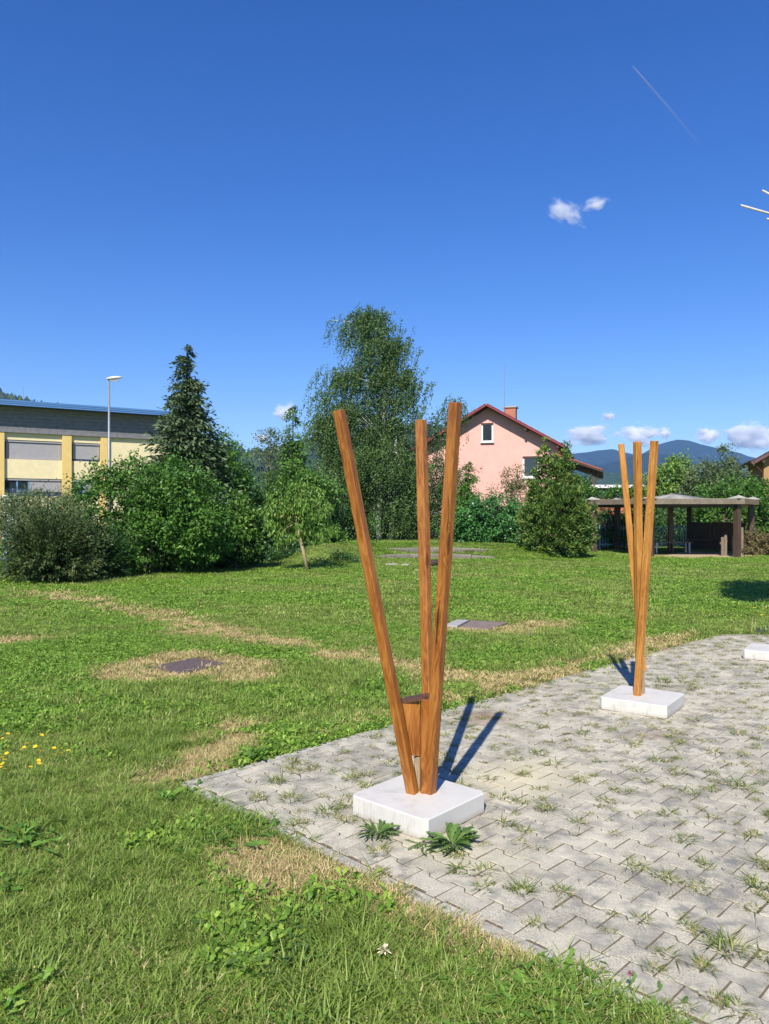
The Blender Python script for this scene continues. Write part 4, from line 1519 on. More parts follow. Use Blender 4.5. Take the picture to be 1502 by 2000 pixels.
# behind and around the shelter
tree('bush', 'bush behind the left posts of the wooden shelter', 'bush', gb(1190, 34.5), E([(1185, 1040, 26, 42), (1205, 1050, 26, 36)], 34.5), (.11, .03), ML_DARK, 150, .2, 40, .3, seed=25, stems=3, trunk_r=.03)
tree('bush', 'wide hedge bush behind the middle of the wooden shelter', 'bush', gb(1290, 37.5), E([(1250, 1030, 45, 42), (1305, 1030, 45, 45), (1350, 1030, 40, 42)], 37.5), (.13, .035), ML_DARK, 300, .25, 40, .3, seed=26, stems=4, trunk_r=.04)
tree('tree', 'light green tree rising behind the slender sculpture', 'tree', gb(1300, 40), E([(1300, 940, 36, 36), (1325, 930, 30, 34), (1285, 965, 30, 30), (1318, 902, 9, 12), (1340, 960, 40, 30)], 40.0), (.14, .04), ML_LIGHT, 260, .26, 40, .3, seed=27, trunk_r=.07)
tree('tree', 'greyish olive tree with feathery top behind the shelter roof', 'tree', gb(1405, 38.5), E([(1418, 888, 16, 17), (1405, 915, 26, 24), (1430, 915, 16, 24), (1375, 935, 36, 32), (1415, 950, 48, 36), (1360, 960, 30, 26)], 38.5), (.12, .03), ML_GREY, 330, .24, 40, .1, seed=28, trunk_r=.08)
tree('bush', 'large dense green hedge at the right edge behind the shelter', 'bush', gb(1450, 35.5), E([(1440, 975, 60, 45), (1480, 985, 40, 50), (1400, 1000, 60, 42), (1460, 1030, 60, 48), (1380, 1035, 45, 40), (1520, 1000, 40, 60)], 35.5), (.13, .036), ML_BUSH, 640, .24, 42, .3, seed=29, stems=5, trunk_r=.05)
tree('brush_pile', 'heap of withered cut branches beside the shelter pickets', 'brush pile', gb(1480, 29.2), E([(1470, 1062, 18, 22, 0, .5), (1492, 1068, 24, 20, 0, .6), (1520, 1066, 26, 24, 0, .6)], 29.2), (.13, .02), ML_DRYL, 130, .16, 34, .2, seed=30, stems=4, trunk_r=.012, nl=10)
# tree that shades the lawn from beyond the right edge: only bare branch ends reach into the picture
e = tree('tree', 'tree beyond the right edge with straight bare branch ends against the sky', 'tree', (7.25, 10.9, -.03), [(np.array([7.35, 10.9, 4.6]), np.array([1.65, 1.75, 1.15])), (np.array([7.9, 10.5, 5.0]), np.array([1.3, 1.3, 1.2]))], (.13, .045), ML_DARK, 420, .24, 60, .2, seed=31, trunk_r=.12, keep=lambda P: P[:, 0] > .525 * P[:, 1])
M_ROD = plain('bare grey branch', (0.50, 0.47, 0.42), 0.6, 0.12, 8)
rp = [((1447, 401, 10.4), (1530, 425, 10.5)), ((1489, 372, 10.4), (1560, 410, 10.6)), ((1498, 427.5, 10.3), (1560, 440, 10.4))]
for (a, b_) in rp:
    p0, p1 = PT(*a), PT(*b_)
    m = MB().tube([p0 - e.location, p1 - e.location, Vector((7.1, 10.8, 5.2)) - e.location], [.014, .017, .03], 8)
    o = m.build('branch', M_ROD, e, True)
    o['label'] = 'straight bare pale branch end'

# ------------------------------------------------------------------ buildings
class Frame:
    """a wall frame: s along the wall (to the right), n outwards to the viewer, z up"""
    def __init__(s, o, th):
        s.o = Vector((o[0], o[1]))
        s.e = Vector((math.cos(th), math.sin(th)))
        s.n = Vector((s.e.y, -s.e.x))
        s.M = Matrix(((s.e.x, s.n.x, 0, 0), (s.e.y, s.n.y, 0, 0), (0, 0, 1, 0), (0, 0, 0, 1)))

    def s_of(s, px, n=0.0):
        k = (px - CX) / FPX
        o = s.o + s.n * n
        return (k * o.y - o.x) / (s.e.x - k * s.e.y)

    def z_of(s, px, py, n=0.0):
        o = s.o + s.n * n + s.e * s.s_of(px, n)
        return EYE - (py - CY) / FPX * o.y

    def box(s, name, s0, s1, n0, n1, z0, z1, mat, par):
        return MB().box(s0, s1, n0, n1, z0, z1, s.M).build(name, mat, par)


def frame_root(name, fr, label, cat):
    return empty(name, (fr.o.x, fr.o.y, 0), label, cat)


M_CREAMW = plain('cream render', (0.66, 0.57, 0.36), .85, .06, 3)
M_YELW = plain('yellow render', (0.62, 0.45, 0.17), .85, .06, 3)
M_SHUT = plain('grey shutter slats', (0.30, 0.29, 0.31), .6, .05, 4)
M_SLATE = plain('grey slate cladding', (0.165, 0.165, 0.18), .7, .18, 5)
M_BLUEF = plain('blue metal fascia', (0.085, 0.20, 0.44), .45, .06, 3)
M_BLUED = plain('dark blue frame', (0.03, 0.045, 0.12), .5, .1, 5)
M_BLUEL = plain('light blue frame', (0.13, 0.25, 0.48), .5, .1, 5)
M_WHITEW = plain('white render', (0.78, 0.77, 0.75), .8, .04, 4)
t = NT('window glass')
M_GLASS = t.done((0.02, 0.028, 0.035), .06, 0, .6)
M_GREYM = plain('galvanised grey metal', (0.22, 0.24, 0.27), .45, .08, 5, .3)

fA = Frame((-751 / 1500 * 48, 48), math.atan2(5.7, 8.93))
root = frame_root('office_building', fA, 'cream and yellow two storey building with blue roof edge on the left', 'building')
zc0 = fA.z_of(60, 847)          # bottom of the slate band
zr = fA.z_of(60, 797, .1)
SL, SR = -16.0, fA.s_of(352)
fA.box('wall', SL, SR, -9, -.22, -.1, zr + .2, M_CREAMW, root)


def zA(py, px=65): return fA.z_of(px, py, -.2)


# spandrel panels proud of the window plane
pil = [(-26, 8), (121, 139), (196, 212)]
bays = []
for a, b_ in pil:
    s0, s1 = fA.s_of(a), fA.s_of(b_)
    fA.box('pillar', s0, s1, -.22, .16, -.1, zc0, M_YELW, root)
bays = [(fA.s_of(8), fA.s_of(121)), (fA.s_of(139), fA.s_of(196))]
zs = [zA(898), zA(935)]
for i, (s0, s1) in enumerate(bays):
    for (za, zb, nm) in ((zA(861), zc0, 'panel'), (zA(935), zA(898), 'panel'), (-.1, zA(969), 'panel')):
        fA.box(nm, s0, s1, -.22, -.02, za, zb, M_CREAMW, root)
    w = fA.box('window', s0, s1, -.218, -.17, zA(898), zA(861), M_BLUED, root)
    sh = fA.box('shutter', s0 + .12, s1 - .04, -.17, -.13, zA(898) + (.02 if i == 0 else .14), zA(861) - .16, M_SHUT, w)
    fA.box('shutter_box', s0, s1, -.17, -.06, zA(861) - .13, zA(861) - .02, M_SHUT, w)
    w = fA.box('window', s0, s1, -.218, -.17, zA(969), zA(935), M_BLUED, root)
    fA.box('shutter_box', s0, s1, -.17, -.06, zA(935) - .13, zA(935) - .02, M_SHUT, w)
    sm_ = s0 + (s1 - s0) * .42
    fA.box('shutter', sm_, s1 - .04, -.17, -.13, zA(969) + .28, zA(935) - .14, M_SHUT, w)
    fA.box('glass_pane', s0 + .1, sm_ - .05, -.17, -.15, zA(969) + .5, zA(935) - .14, M_GLASS, w)
    fA.box('mullion', s0 + (sm_ - s0) * .5, s0 + (sm_ - s0) * .5 + .09, -.165, -.12, zA(969), zA(935) - .14, M_BLUEL, w)
    fA.box('mullion', sm_ - .04, sm_ + .05, -.165, -.12, zA(969), zA(935) - .14, M_BLUEL, w)
fA.box('wall_panel', fA.s_of(212), SR, -.22, -.02, -.1, zc0, M_CREAMW, root)
fA.box('wall_panel', SL, fA.s_of(-26), -.22, -.02, -.1, zc0, M_CREAMW, root)
# slate cladding in rows
nrow = 7
for k in range(nrow):
    za = zc0 + (zr - zc0) * k / nrow
    zb = zc0 + (zr - zc0) * (k + 1) / nrow
    fA.box('cladding_row', SL, SR, -.22, .20 - .012 * (k % 2), za + .008, zb, M_SLATE, root)
rf = fA.box('roof', SL - .4, SR + .4, -9.5, 1.08, zr, zr + .14, M_BLUED, root)
for k in range(3):
    fA.box('fascia', SL - .42, SR + .42, 1.08, 1.11 + .02 * k, zr - .02 + k * .11, zr + .085 + k * .11, M_BLUEF, rf)
fA.box('lightning_rod', fA.s_of(48), fA.s_of(48) + .02, -.6, -.58, zr, zr + 1.5, M_GREYM, rf)
o = fA.box('parapet', fA.s_of(5, 2.2), fA.s_of(36, 2.2), 2.0, 2.2, -.1, fA.z_of(20, 967, 2.2), M_WHITEW, root)

# street lamp
lp = PT(213, 1000, 36.0)
e = empty('street_lamp', (lp.x, lp.y, 0), 'tall grey street lamp with a single flat head before the yellow building', 'street lamp')
zt = EYE + (1000 - 742) / 1500 * 36
MB().tube([(0, 0, -.1), (0, 0, 3.2), (0, 0, 3.25), (0, 0, zt)], [.085, .08, .062, .045], 10).build('pole', M_GREYM, e, True)
m = MB()
ring = []
for i in range(9):
    f_ = i / 8
    x = -.10 + .72 * f_
    w = .17 * math.sin(math.pi * min(.97, .16 + f_ * .80)) ** .6
    h = .085 * math.sin(math.pi * min(.96, .12 + f_ * .84)) ** .7
    for k in range(10):
        a = 2 * math.pi * k / 10
        ring.append(Vector((x, w * math.cos(a), zt + .05 + x * .10 + h * math.sin(a) * (1.2 if math.sin(a) > 0 else .75))))
fs = []
for i in range(8):
    for k in range(10):
        j = (k + 1) % 10
        fs.append((i * 10 + k, i * 10 + j, (i + 1) * 10 + j, (i + 1) * 10 + k))
fs += [tuple(range(9, -1, -1)), tuple(range(80, 90))]
m.add(ring, fs)
m.build('lamp_head', plain('lamp head grey', (0.55, 0.55, 0.56), .4, .04, 6), e, True)
MB().box(.05, .45, -.1, .1, zt - .035, zt - .015).build('lamp_glass', plain('lamp glass', (0.45, 0.45, 0.43), .2, .03, 6), e)

# pink house
M_PINK_W = plain('pink render', (0.64, 0.365, 0.32), .85, .05, 2)
M_ROOFD = plain('dark red roof tile', (0.19, 0.04, 0.045), .7, .2, 9)
M_ROOFR = plain('red roof tile', (0.36, 0.105, 0.06), .75, .22, 9)
M_EAVE = plain('brown eave boards', (0.065, 0.038, 0.03), .7, .2, 8)
M_FRAMEW = plain('white window frame', (0.62, 0.62, 0.62), .5, .03, 6)
t = NT('chimney brick')
br = t.new('ShaderNodeTexBrick')
br.inputs['Color1'].default_value = (0.33, 0.09, 0.05, 1); br.inputs['Color2'].default_value = (0.44, 0.14, 0.075, 1); br.inputs['Mortar'].default_value = (0.35, 0.28, 0.22, 1)
br.inputs['Scale'].default_value = 4.0
t.l.new(t.coord('Object', (1, 1, 1), (R(90), 0, 0)), br.inputs['Vector'])
M_BRICK = t.done(br.outputs['Color'], .9)


def gable_house(fr, root, hw, depth, ze, zridge, over, front, wallm, roofm, tiles=True):
    """gable wall at n=0 (s from -hw to hw), roof overhangs by 'front' to the viewer"""
    sl = (zridge - ze) / (hw + over)
    zw = zridge - .22
    poly = [(-hw, -.1), (hw, -.1), (hw, zw - sl * hw), (0, zw), (-hw, zw - sl * hw)]
    vs = [fr.M @ Vector((a, 0, b)) for a, b in poly] + [fr.M @ Vector((a, -depth, b)) for a, b in poly]
    n = 5
    fs = [tuple(range(n)), tuple(range(2 * n - 1, n - 1, -1))] + [((i + 1) % n, i, n + i, n + (i + 1) % n) for i in range(n)]
    mesh_py('wall', vs, fs, wallm, root)
    for sg in (-1, 1):
        a = math.atan(sl)
        L = (hw + over) / math.cos(a)
        thick = .17
        Mt = fr.M @ Matrix.Translation((0, 0, zridge - thick)) @ Matrix.Rotation(sg * a, 4, 'Y')
        x0, x1 = (0, L) if sg > 0 else (-L, 0)
        deck = MB().box(x0, x1, -depth - .4, front, 0, .07, Mt).build('roof', M_EAVE, root)
        # courses of tiles
        nc = int(L / .36)
        for k in range(nc):
            q0, q1 = k * L / nc, (k + 1) * L / nc + .03
            Mk = Mt @ Matrix.Translation((sg * (q0 + q1) / 2, 0, .10)) @ Matrix.Rotation(-sg * .0 + sg * -.03, 4, 'Y')
            MB().box(-(q1 - q0) / 2, (q1 - q0) / 2, -depth - .42, front + .03, -.02, .035, Mk).build('tile_course', roofm, deck)
        MB().box(x0 if sg > 0 else x0, x1, front, front + .025, -.02, .10, Mt).build('barge_board', roofm, deck)
        # purlin ends
        for q in (.55, .98):
            Mp = Mt @ Matrix.Translation((sg * L * q * .93, 0, -.14))
            MB().box(-.07, .07, -.3, front - .06, -.06, .12, Mp).build('purlin', M_EAVE, deck)
    return sl


def house_window(fr, root, sc, zc, w, h, glass_h=1.0):
    wn_ = fr.box('window', sc - w / 2, sc + w / 2, .0, .05, zc - h / 2, zc + h / 2, M_FRAMEW, root)
    fr.box('glass_pane', sc - w / 2 + .10, sc + w / 2 - .10, .05, .056, zc - h / 2 + .10, zc + h / 2 - .12, M_GLASS, wn_)
    fr.box('frame_bar', sc - .03 - w * .0, sc + .03, .056, .07, zc - h / 2 + .13, zc - h / 2 + .135, M_FRAMEW, wn_)
    fr.box('sill', sc - w / 2 - .05, sc + w / 2 + .05, .05, .14, zc - h / 2 - .05, zc - h / 2, M_FRAMEW, wn_)
    fr.box('lintel', sc - w / 2, sc + w / 2, .05, .10, zc + h / 2 - .1, zc + h / 2, M_EAVE, wn_)
    return wn_


FRONT = .75
TH = R(-16)
fP = Frame((5.97 + .2, 45 + .72), TH)
root = frame_root('pink_house', fP, 'pink gabled house with dark red roof, brick chimney and white windows', 'house')
gable_house(fP, root, 4.05, 12.0, 5.44, 8.07, .5, FRONT, M_PINK_W, M_ROOFD)
s_ = fP.s_of(952); house_window(fP, root, s_, fP.z_of(952, 845), .72, 1.14)
s_ = fP.s_of(1037); house_window(fP, root, s_, fP.z_of(1037, 912), .95, 1.25)
sc_ = fP.s_of(997, -4.5)
ch = fP.box('chimney', sc_ - .36, sc_ + .36, -5.0, -4.2, 6.2, fP.z_of(997, 796, -4.2), M_BRICK, root)
fP.box('chimney_cap', sc_ - .44, sc_ + .44, -5.08, -4.12, fP.z_of(997, 796, -4.2), fP.z_of(997, 796, -4.2) + .09, M_CONC, ch)
sa = fP.s_of(985, -4.0)
p0 = fP.M @ Vector((sa, -4.0, 6.9)); p1 = fP.M @ Vector((sa, -4.0, fP.z_of(985, 712, -4.0)))
MB().tube([p0, p1], [.022, .012], 6).build('lightning_rod', M_GREYM, root)
# lower porch roof on the right side
z0, z1 = fP.z_of(1083, 884, FRONT), fP.z_of(1174, 915, FRONT)
s0, s1 = fP.s_of(1083, FRONT), fP.s_of(1174, FRONT)
a = math.atan2(z0 - z1, s1 - s0)
L = math.hypot(s1 - s0, z0 - z1)
Mt = fP.M @ Matrix.Translation((s0, 0, z0 - .12)) @ Matrix.Rotation(a, 4, 'Y')
pr = MB().box(-.3, L, -9, FRONT, -.06, .04, Mt).build('porch_roof', M_EAVE, root)
for k in range(8):
    q0 = k * L / 8
    MB().box(q0 - .02, q0 + L / 8 + .02, -9, FRONT + .03, .045 + .006 * (k % 2), .10 + .006 * (k % 2), Mt).build('tile_course', M_ROOFR, pr)
MB().box(L, L + .1, -9, FRONT, -.06, .06, Mt).build('gutter', M_EAVE, pr)
for q in (1155, 1163):
    ss = fP.s_of(q, .3)
    fP.box('porch_post', ss - .07, ss + .07, .2, .34, -.1, z1 + .15, M_EAVE, root)
fP.box('porch_rail', fP.s_of(1083, .3), fP.s_of(1163, .3), .25, .29, 2.75, 2.85, M_EAVE, root)
fP.box('porch_beam', s0, s1 - .3, .1, .25, z1 - .03, z1 + .11, M_EAVE, root)
Mb = fP.M @ Matrix.Translation((fP.s_of(1156, .3), .27, 3.35)) @ Matrix.Rotation(-.55, 4, 'Y')
MB().box(0, .75, -.05, .05, -.04, .04, Mb).build('porch_brace', M_EAVE, root)

# carport with white roof edge
p = PT(1160, 950, 41); q = PT(1270, 950, 41)
e = empty('carport', (p.x, p.y, 0), 'flat roofed carport with a white roof edge beside the pink house', 'carport')
w = q.x - p.x
MB().box(-.2, w, -.05, .05, EYE + 47 / 1500 * 41, EYE + 53 / 1500 * 41).build('roof_edge', M_FRAMEW, e)
MB().box(-.2, w, .05, 4, EYE + 46 / 1500 * 41, EYE + 51 / 1500 * 41).build('roof', M_EAVE, e)
for x in (0, w * .5, w - .2):
    MB().box(x, x + .12, .1, .22, -.1, EYE + 46 / 1500 * 41).build('post', M_EAVE, e)
MB().box(-.2, w, 3.9, 4.0, -.1, 2.2).build('back_wall', M_CREAMW, e)
# red tiled shed
p = PT(1143, 1000, 38.5)
e = empty('garden_shed', (p.x, p.y, 0), 'low shed with red tiled roof between the thuja and the shelter', 'shed')
MB().box(0.2, 2.5, .1, 2.2, -.1, 1.6).build('wall', M_EAVE, e)
zr0, zr1 = EYE - 6 / 1500 * 38.5, EYE + 25 / 1500 * 38.5
rm = MB().add([(0, -.2, zr0), (2.7, -.2, zr0), (2.7, 1.3, zr1), (0, 1.3, zr1), (2.7, 2.6, zr0), (0, 2.6, zr0), (0, 1.3, zr0 - .1), (2.7, 1.3, zr0 - .1)], [(0, 1, 2, 3), (3, 2, 4, 5), (0, 3, 5, 6), (1, 7, 4, 2)]).build('roof', M_EAVE, e)
for k in range(7):
    for j in range(9):
        f0, f1 = k / 7, (k + 1) / 7 + .02
        x0 = j * .3
        y0, y1 = -.2 + 1.5 * f0, -.2 + 1.5 * f1
        za, zb = zr0 + (zr1 - zr0) * f0 + .045, zr0 + (zr1 - zr0) * f1 + .02
        MB().add([(x0 + .01, y0, za), (x0 + .29, y0, za), (x0 + .29, y1, zb), (x0 + .01, y1, zb), (x0 + .15, y0, za + .05), (x0 + .15, y1, zb + .05)], [(0, 4, 5, 3), (4, 1, 2, 5), (0, 1, 4)]).build('roof_tile', M_ROOFR, rm)

# ochre house at the right edge
c = PT(1470, 900.6, 40)
fO = Frame((0, 0), R(-19))
HWO = 4.6
zrd = c.z + (HWO + .6) * math.tan(R(31))
o2 = Vector((c.x, c.y)) + fO.e * (HWO + .6) - fO.n * .6
fO = Frame((o2.x, o2.y), R(-19))
root = frame_root('ochre_house', fO, 'ochre house with brown roof and gutter cut off by the right edge', 'house')
gable_house(fO, root, HWO, 7.0, c.z, zrd, .6, .6, plain('ochre render', (0.34, 0.21, 0.09), .85, .06, 3), plain('brown roof tile', (0.12, 0.065, 0.06), .7, .2, 9))
m = MB().tube([fO.M @ Vector((-HWO - .66, q, c.z + .0)) for q in (.62, -7.4)], .075, 8).build('gutter', M_EAVE, root, True)
pp = [fO.M @ Vector(v_) for v_ in ((-HWO - .62, .45, c.z - .05), (-HWO - .3, .3, c.z - .35), (-HWO - .07, .12, c.z - .6), (-HWO - .07, .1, 0))]
MB().tube(pp, .045, 8).build('downpipe', M_EAVE, root, True)

# ------------------------------------------------------------------ wooden shelter
M_OLDW = wood_mat('old grey timber', (0.08, 0.06, 0.045), (0.16, 0.13, 0.095), (0.27, 0.23, 0.175), False)
M_POSTW = wood_mat('brown shelter timber', (0.03, 0.017, 0.012), (0.06, 0.036, 0.027), (0.10, 0.066, 0.05), False)
M_FELT = plain('bleached roof felt', (0.33, 0.32, 0.28), .9, .15, 4, bump=.2)
sx, sy = 11.6, 31.0
e = empty('garden_shelter', (sx, sy, 0), 'open hexagonal wooden shelter with low grey roof and dark posts', 'shelter')
RP = 3.1
zE = 1.98
hexa = [R(-4 + 60 * k) for k in range(6)]
for a in hexa:
    x, y = RP * math.cos(a), RP * math.sin(a)
    m = MB().prism([(-.095, -.095), (.095, -.095), (.095, .095), (-.095, .095)], -.1, zE, Matrix.Translation((x, y, 0)) @ Matrix.Rotation(a, 4, 'Z'))
    m.build('post', M_POSTW, e)
MB().prism([(-.09, -.09), (.09, -.09), (.09, .09), (-.09, .09)], -.1, 2.25, Matrix.Translation((0.0, 0.15, 0))).build('post', M_POSTW, e)
RO = 3.40
hx = [Vector((RO * math.cos(a), RO * math.sin(a), 0)) for a in hexa]
for i in range(6):
    a, b_ = hx[i], hx[(i + 1) % 6]
    d = (b_ - a).normalized(); nn = Vector((d.y, -d.x, 0))
    Mf = Matrix(((d.x, nn.x, 0, a.x), (d.y, nn.y, 0, a.y), (0, 0, 1, 0), (0, 0, 0, 1)))
    L = (b_ - a).length
    MB().box(.0, L, -.025, .02, zE - .04, zE + .16, Mf).build('fascia_board', M_OLDW, e)
    a2, b2_ = a * .885, b_ * .885
    Mg = Matrix(((d.x, nn.x, 0, a2.x), (d.y, nn.y, 0, a2.y), (0, 0, 1, 0), (0, 0, 0, 1)))
    MB().box(.0, (b2_ - a2).length, -.06, .06, zE - .14, zE + .02, Mg).build('ring_beam', M_POSTW, e)
    apex = Vector((.1, 0, zE + .42))
    k = 6
    vs, fs = [], []
    for r in range(k + 1):
        f_ = r / k
        sag = -.10 * math.sin(math.pi * f_)
        l, rr_ = a.lerp(Vector((apex.x, apex.y, 0)), f_), b_.lerp(Vector((apex.x, apex.y, 0)), f_)
        z = zE + .165 + (apex.z - zE - .165) * f_ + sag
        vs += [Vector((l.x, l.y, z)), Vector(((l.x + rr_.x) / 2, (l.y + rr_.y) / 2, z - .03 * math.sin(math.pi * f_))), Vector((rr_.x, rr_.y, z))]
    for r in range(k):
        for q in range(2):
            fs.append((r * 3 + q, r * 3 + q + 1, r * 3 + 4 + q, r * 3 + 3 + q))
    o = mesh_py('roof_panel', vs, fs, M_FELT, e, True)
    md = o.modifiers.new('thickness', 'SOLIDIFY'); md.thickness = .02
    # bent up felt at the corner
    cpt = Vector((a.x, a.y, zE + .17)) * 1.0
    dd = Vector((a.x, a.y, 0)).normalized(); tt_ = Vector((-dd.y, dd.x, 0))
    MB().add([cpt - dd * .55 - tt_ * .28, cpt - dd * .02 - tt_ * .25, cpt - dd * .02 + tt_ * .25, cpt - dd * .55 + tt_ * .28, cpt - dd * .22 + Vector((0, 0, .12))], [(0, 1, 4), (1, 2, 4), (2, 3, 4), (3, 0, 4)]).build('roof_corner', M_FELT, e)
# plank wall at the back right
pa, pb = Vector((hx[0].x * .88, hx[0].y * .88, 0)), Vector((hx[1].x * .88, hx[1].y * .88, 0))
d = (pb - pa); L = d.length; d.normalize()
for k in range(13):
    c_ = pa + d * (.15 + k * (L - .2) / 13)
    Mk = Matrix.Translation(c_) @ Matrix.Rotation(math.atan2(d.y, d.x), 4, 'Z')
    MB().box(0, (L - .2) / 13 - .02, -.015, .015, .05, 1.22 + rnd.uniform(-.02, .02), Mk).build('wall_plank', M_POSTW, e)
pc = Vector((hx[2].x * .88, hx[2].y * .88, 0))
d = (pc - pb); L2 = d.length * .55; d.normalize()
for k in range(0):
    c_ = pb + d * (k * L2 / 7)
    Mk = Matrix.Translation(c_) @ Matrix.Rotation(math.atan2(d.y, d.x), 4, 'Z')
    MB().box(0, L2 / 7 - .02, -.015, .015, .05, 1.22 + rnd.uniform(-.02, .02), Mk).build('wall_plank', M_POSTW, e)
MB().box(.3, 1.9, -.15, .15, .45, .5, Matrix.Translation(Vector((.75, 1.3, 0)))).build('bench_board', M_POSTW, e)
# pickets at the right front corner
M_PICK = wood_mat('weathered picket', (0.10, 0.07, 0.052), (0.18, 0.135, 0.10), (0.27, 0.21, 0.16), False)
for (px, pt_, w) in ((1411, 1049, .10), (1417, 1043, .10), (1432, 1046, .05), (1443, 1033, .09), (1449, 1030, .10)):
    p = PT(px, 1000, 29.2)
    pe = empty('picket', (p.x, p.y, 0), {1411: 'short weathered picket, leftmost at the shelter entrance', 1417: 'notched picket left of the shelter front post', 1432: 'thin picket touching the shelter front post', 1443: 'tall picket right of the shelter front post', 1449: 'tallest picket next to the brush pile'}[px], 'picket', 'weathered pickets at the shelter')
    zt_ = EYE - (pt_ - 1000) / 1500 * 29.2
    MB().prism([(-w / 2, -.02), (w / 2, -.02), (w / 2, .02), (-w / 2, .02)], -.1, zt_, None, .01).build('slat', M_PICK, pe)
    MB().box(-w / 2 - .03, w / 2 + .03, .021, .06, zt_ * .6, zt_ * .6 + .09).build('cross_rail', M_PICK, pe)
# table under the roof
p0, p1 = PT(1275, 1000, 31.4), PT(1354, 1000, 31.0)
e = empty('table', (p0.x, p0.y, 0), 'long low table with white metal legs under the shelter', 'table')
w = p1.x - p0.x
MB().box(0, w, -.35, .35, .40, .44).build('table_top', M_OLDW, e)
for x in (.04, w * .42, w - .12, w - .02):
    MB().box(x - .025, x + .025, -.34 if x < w - .05 else .28, -.29 if x < w - .05 else .33, -.02, .40).build('leg', M_WHITEW, e)
# sandpit under the shelter
m = MB().add([(x, y, -.012) for x, y in SAND_POLY], [(0, 1, 2, 3)])
o = m.build('sandpit', plain('pale sand', (0.40, 0.31, 0.20), .95, .12, 8, bump=.3))
o['kind'] = 'structure'

# ------------------------------------------------------------------ fences
M_FENCE = plain('light blue fence paint', (0.22, 0.42, 0.55), .5, .1, 5)


def picket_fence(label, pxa, pxb, Y, z0, z1, step=.115):
    a, b_ = PT(pxa, 1000, Y), PT(pxb, 1000, Y)
    e = empty('metal_fence', (a.x, a.y, 0), label, 'fence')
    L = b_.x - a.x
    MB().box(0, L, -.02, .02, z1 - .16, z1 - .11).build('rail', M_FENCE, e)
    MB().box(0, L, -.02, .02, z0 + .1, z0 + .15).build('rail', M_FENCE, e)
    me = None
    k = 0
    while k * step < L:
        if me is None:
            o = MB().box(-.012, .012, -.035, -.02, z0, z1).build('picket_bar', M_FENCE, e)
            me = o.data
        else:
            o = link('picket_bar', me, None, e)
        o.location = (k * step, 0, 0)
        k += 1
    for x in (0, L * .5, L):
        MB().box(x - .03, x + .03, .02, .08, -.1, z1).build('post', M_FENCE, e)


picket_fence('light blue metal fence seen through the shelter', 1172, 1350, 34.0, .1, 1.08)
picket_fence('light blue metal fence behind the rounded olive bush', -30, 50, 21.8, .2, 1.38, .14)

# path at the left edge
o = mesh_py('path', [(-16, 19.2, -.012), (-9.05, 19.2, -.012), (-8.9, 22.5, -.012), (-16, 22.5, -.012)], [(0, 1, 2, 3)], plain('pale path gravel', (0.45, 0.43, 0.40), .9, .12, 12, bump=.2))
o['kind'] = 'structure'

# ------------------------------------------------------------------ timber steps on the bank, stones
e = empty('timber_seating', (1.5, 28.5, 0), 'two rows of weathered grey timbers set into the grass bank', 'timber seating')


def timber(pa, pb, Y0, Y1, zt0, zt1, h):
    a = PT(pa, 1000, Y0); b_ = PT(pb, 1000, Y1)
    a.z, b_.z = zt0, zt1
    d = (b_ - a)
    M = Matrix.Translation(a - e.location) @ rot_to(d.normalized())
    L = d.length - .02
    sec = [(-.09, -h), (.09, -h), (.1, -.02), (.085, 0), (-.085, 0), (-.1, -.02)]
    # local axes: Z along the timber
    up = Vector((0, 0, 1)); z = d.normalized(); x = up.cross(z).normalized(); y = z.cross(x)
    Mr = Matrix(((x.x, y.x, z.x, 0), (x.y, y.y, z.y, 0), (x.z, y.z, z.z, 0), (0, 0, 0, 1)))
    m = MB().prism(sec[::1], 0, L)
    o = m.build('timber', M_OLDT, e)
    o.matrix_local = Matrix.Translation(a - e.location) @ Mr


M_OLDT = wood_mat('silver grey timber', (0.09, 0.078, 0.065), (0.165, 0.15, 0.128), (0.26, 0.235, 0.205), False)
for (a, b_, Ya, Yb, za, zb) in ((664, 736, 28.3, 28.7, .27, .29), (736, 838, 28.7, 28.9, .30, .31), (838, 926, 28.9, 28.7, .32, .30), (926, 992, 28.7, 28.2, .30, .24)):
    timber(a, b_, Ya, Yb, za, zb, .17)
for (a, b_, Ya, Yb, za, zb) in ((724, 752, 27.1, 27.3, .10, .12), (753, 800, 27.3, 27.5, .14, .14), (801, 868, 27.5, 27.5, .15, .15), (868, 922, 27.5, 27.3, .14, .14), (923, 966, 27.3, 27.0, .12, .08)):
    timber(a, b_, Ya, Yb, za, zb, .2)
# dark log end
p = GD(850, 1106)
m = MB().tube([p + Vector((-.28, 0, .05)), p + Vector((.0, .1, .10)), p + Vector((.3, .2, .13))], [.085, .1, .095], 9)
o = m.build('log', plain('dark rotten log', (0.045, 0.035, 0.028), .9, .3, 12, bump=.5), None, True)
tag(o, 'short dark log lying on the lawn in front of the timber rows', 'log')
for i, (px, py, w) in enumerate(((766, 1103, .22), (791, 1104, .17))):
    p = GD(px, py)
    poly = [(w * math.cos(k * 1.047) * rnd.uniform(.7, 1), .11 * math.sin(k * 1.047) * rnd.uniform(.7, 1)) for k in range(6)]
    o = MB().prism(poly, -.03, .035, None, .012).build('flat_stone', M_CONC, None, False, (p.x, p.y, 0))
    tag(o, ('larger', 'smaller')[i] + ' pale flat stone on the lawn before the timber rows', 'stone')

# ------------------------------------------------------------------ hills and mountains
def interp(pts, x):
    xs, ys = zip(*pts)
    return np.interp(x, xs, ys)


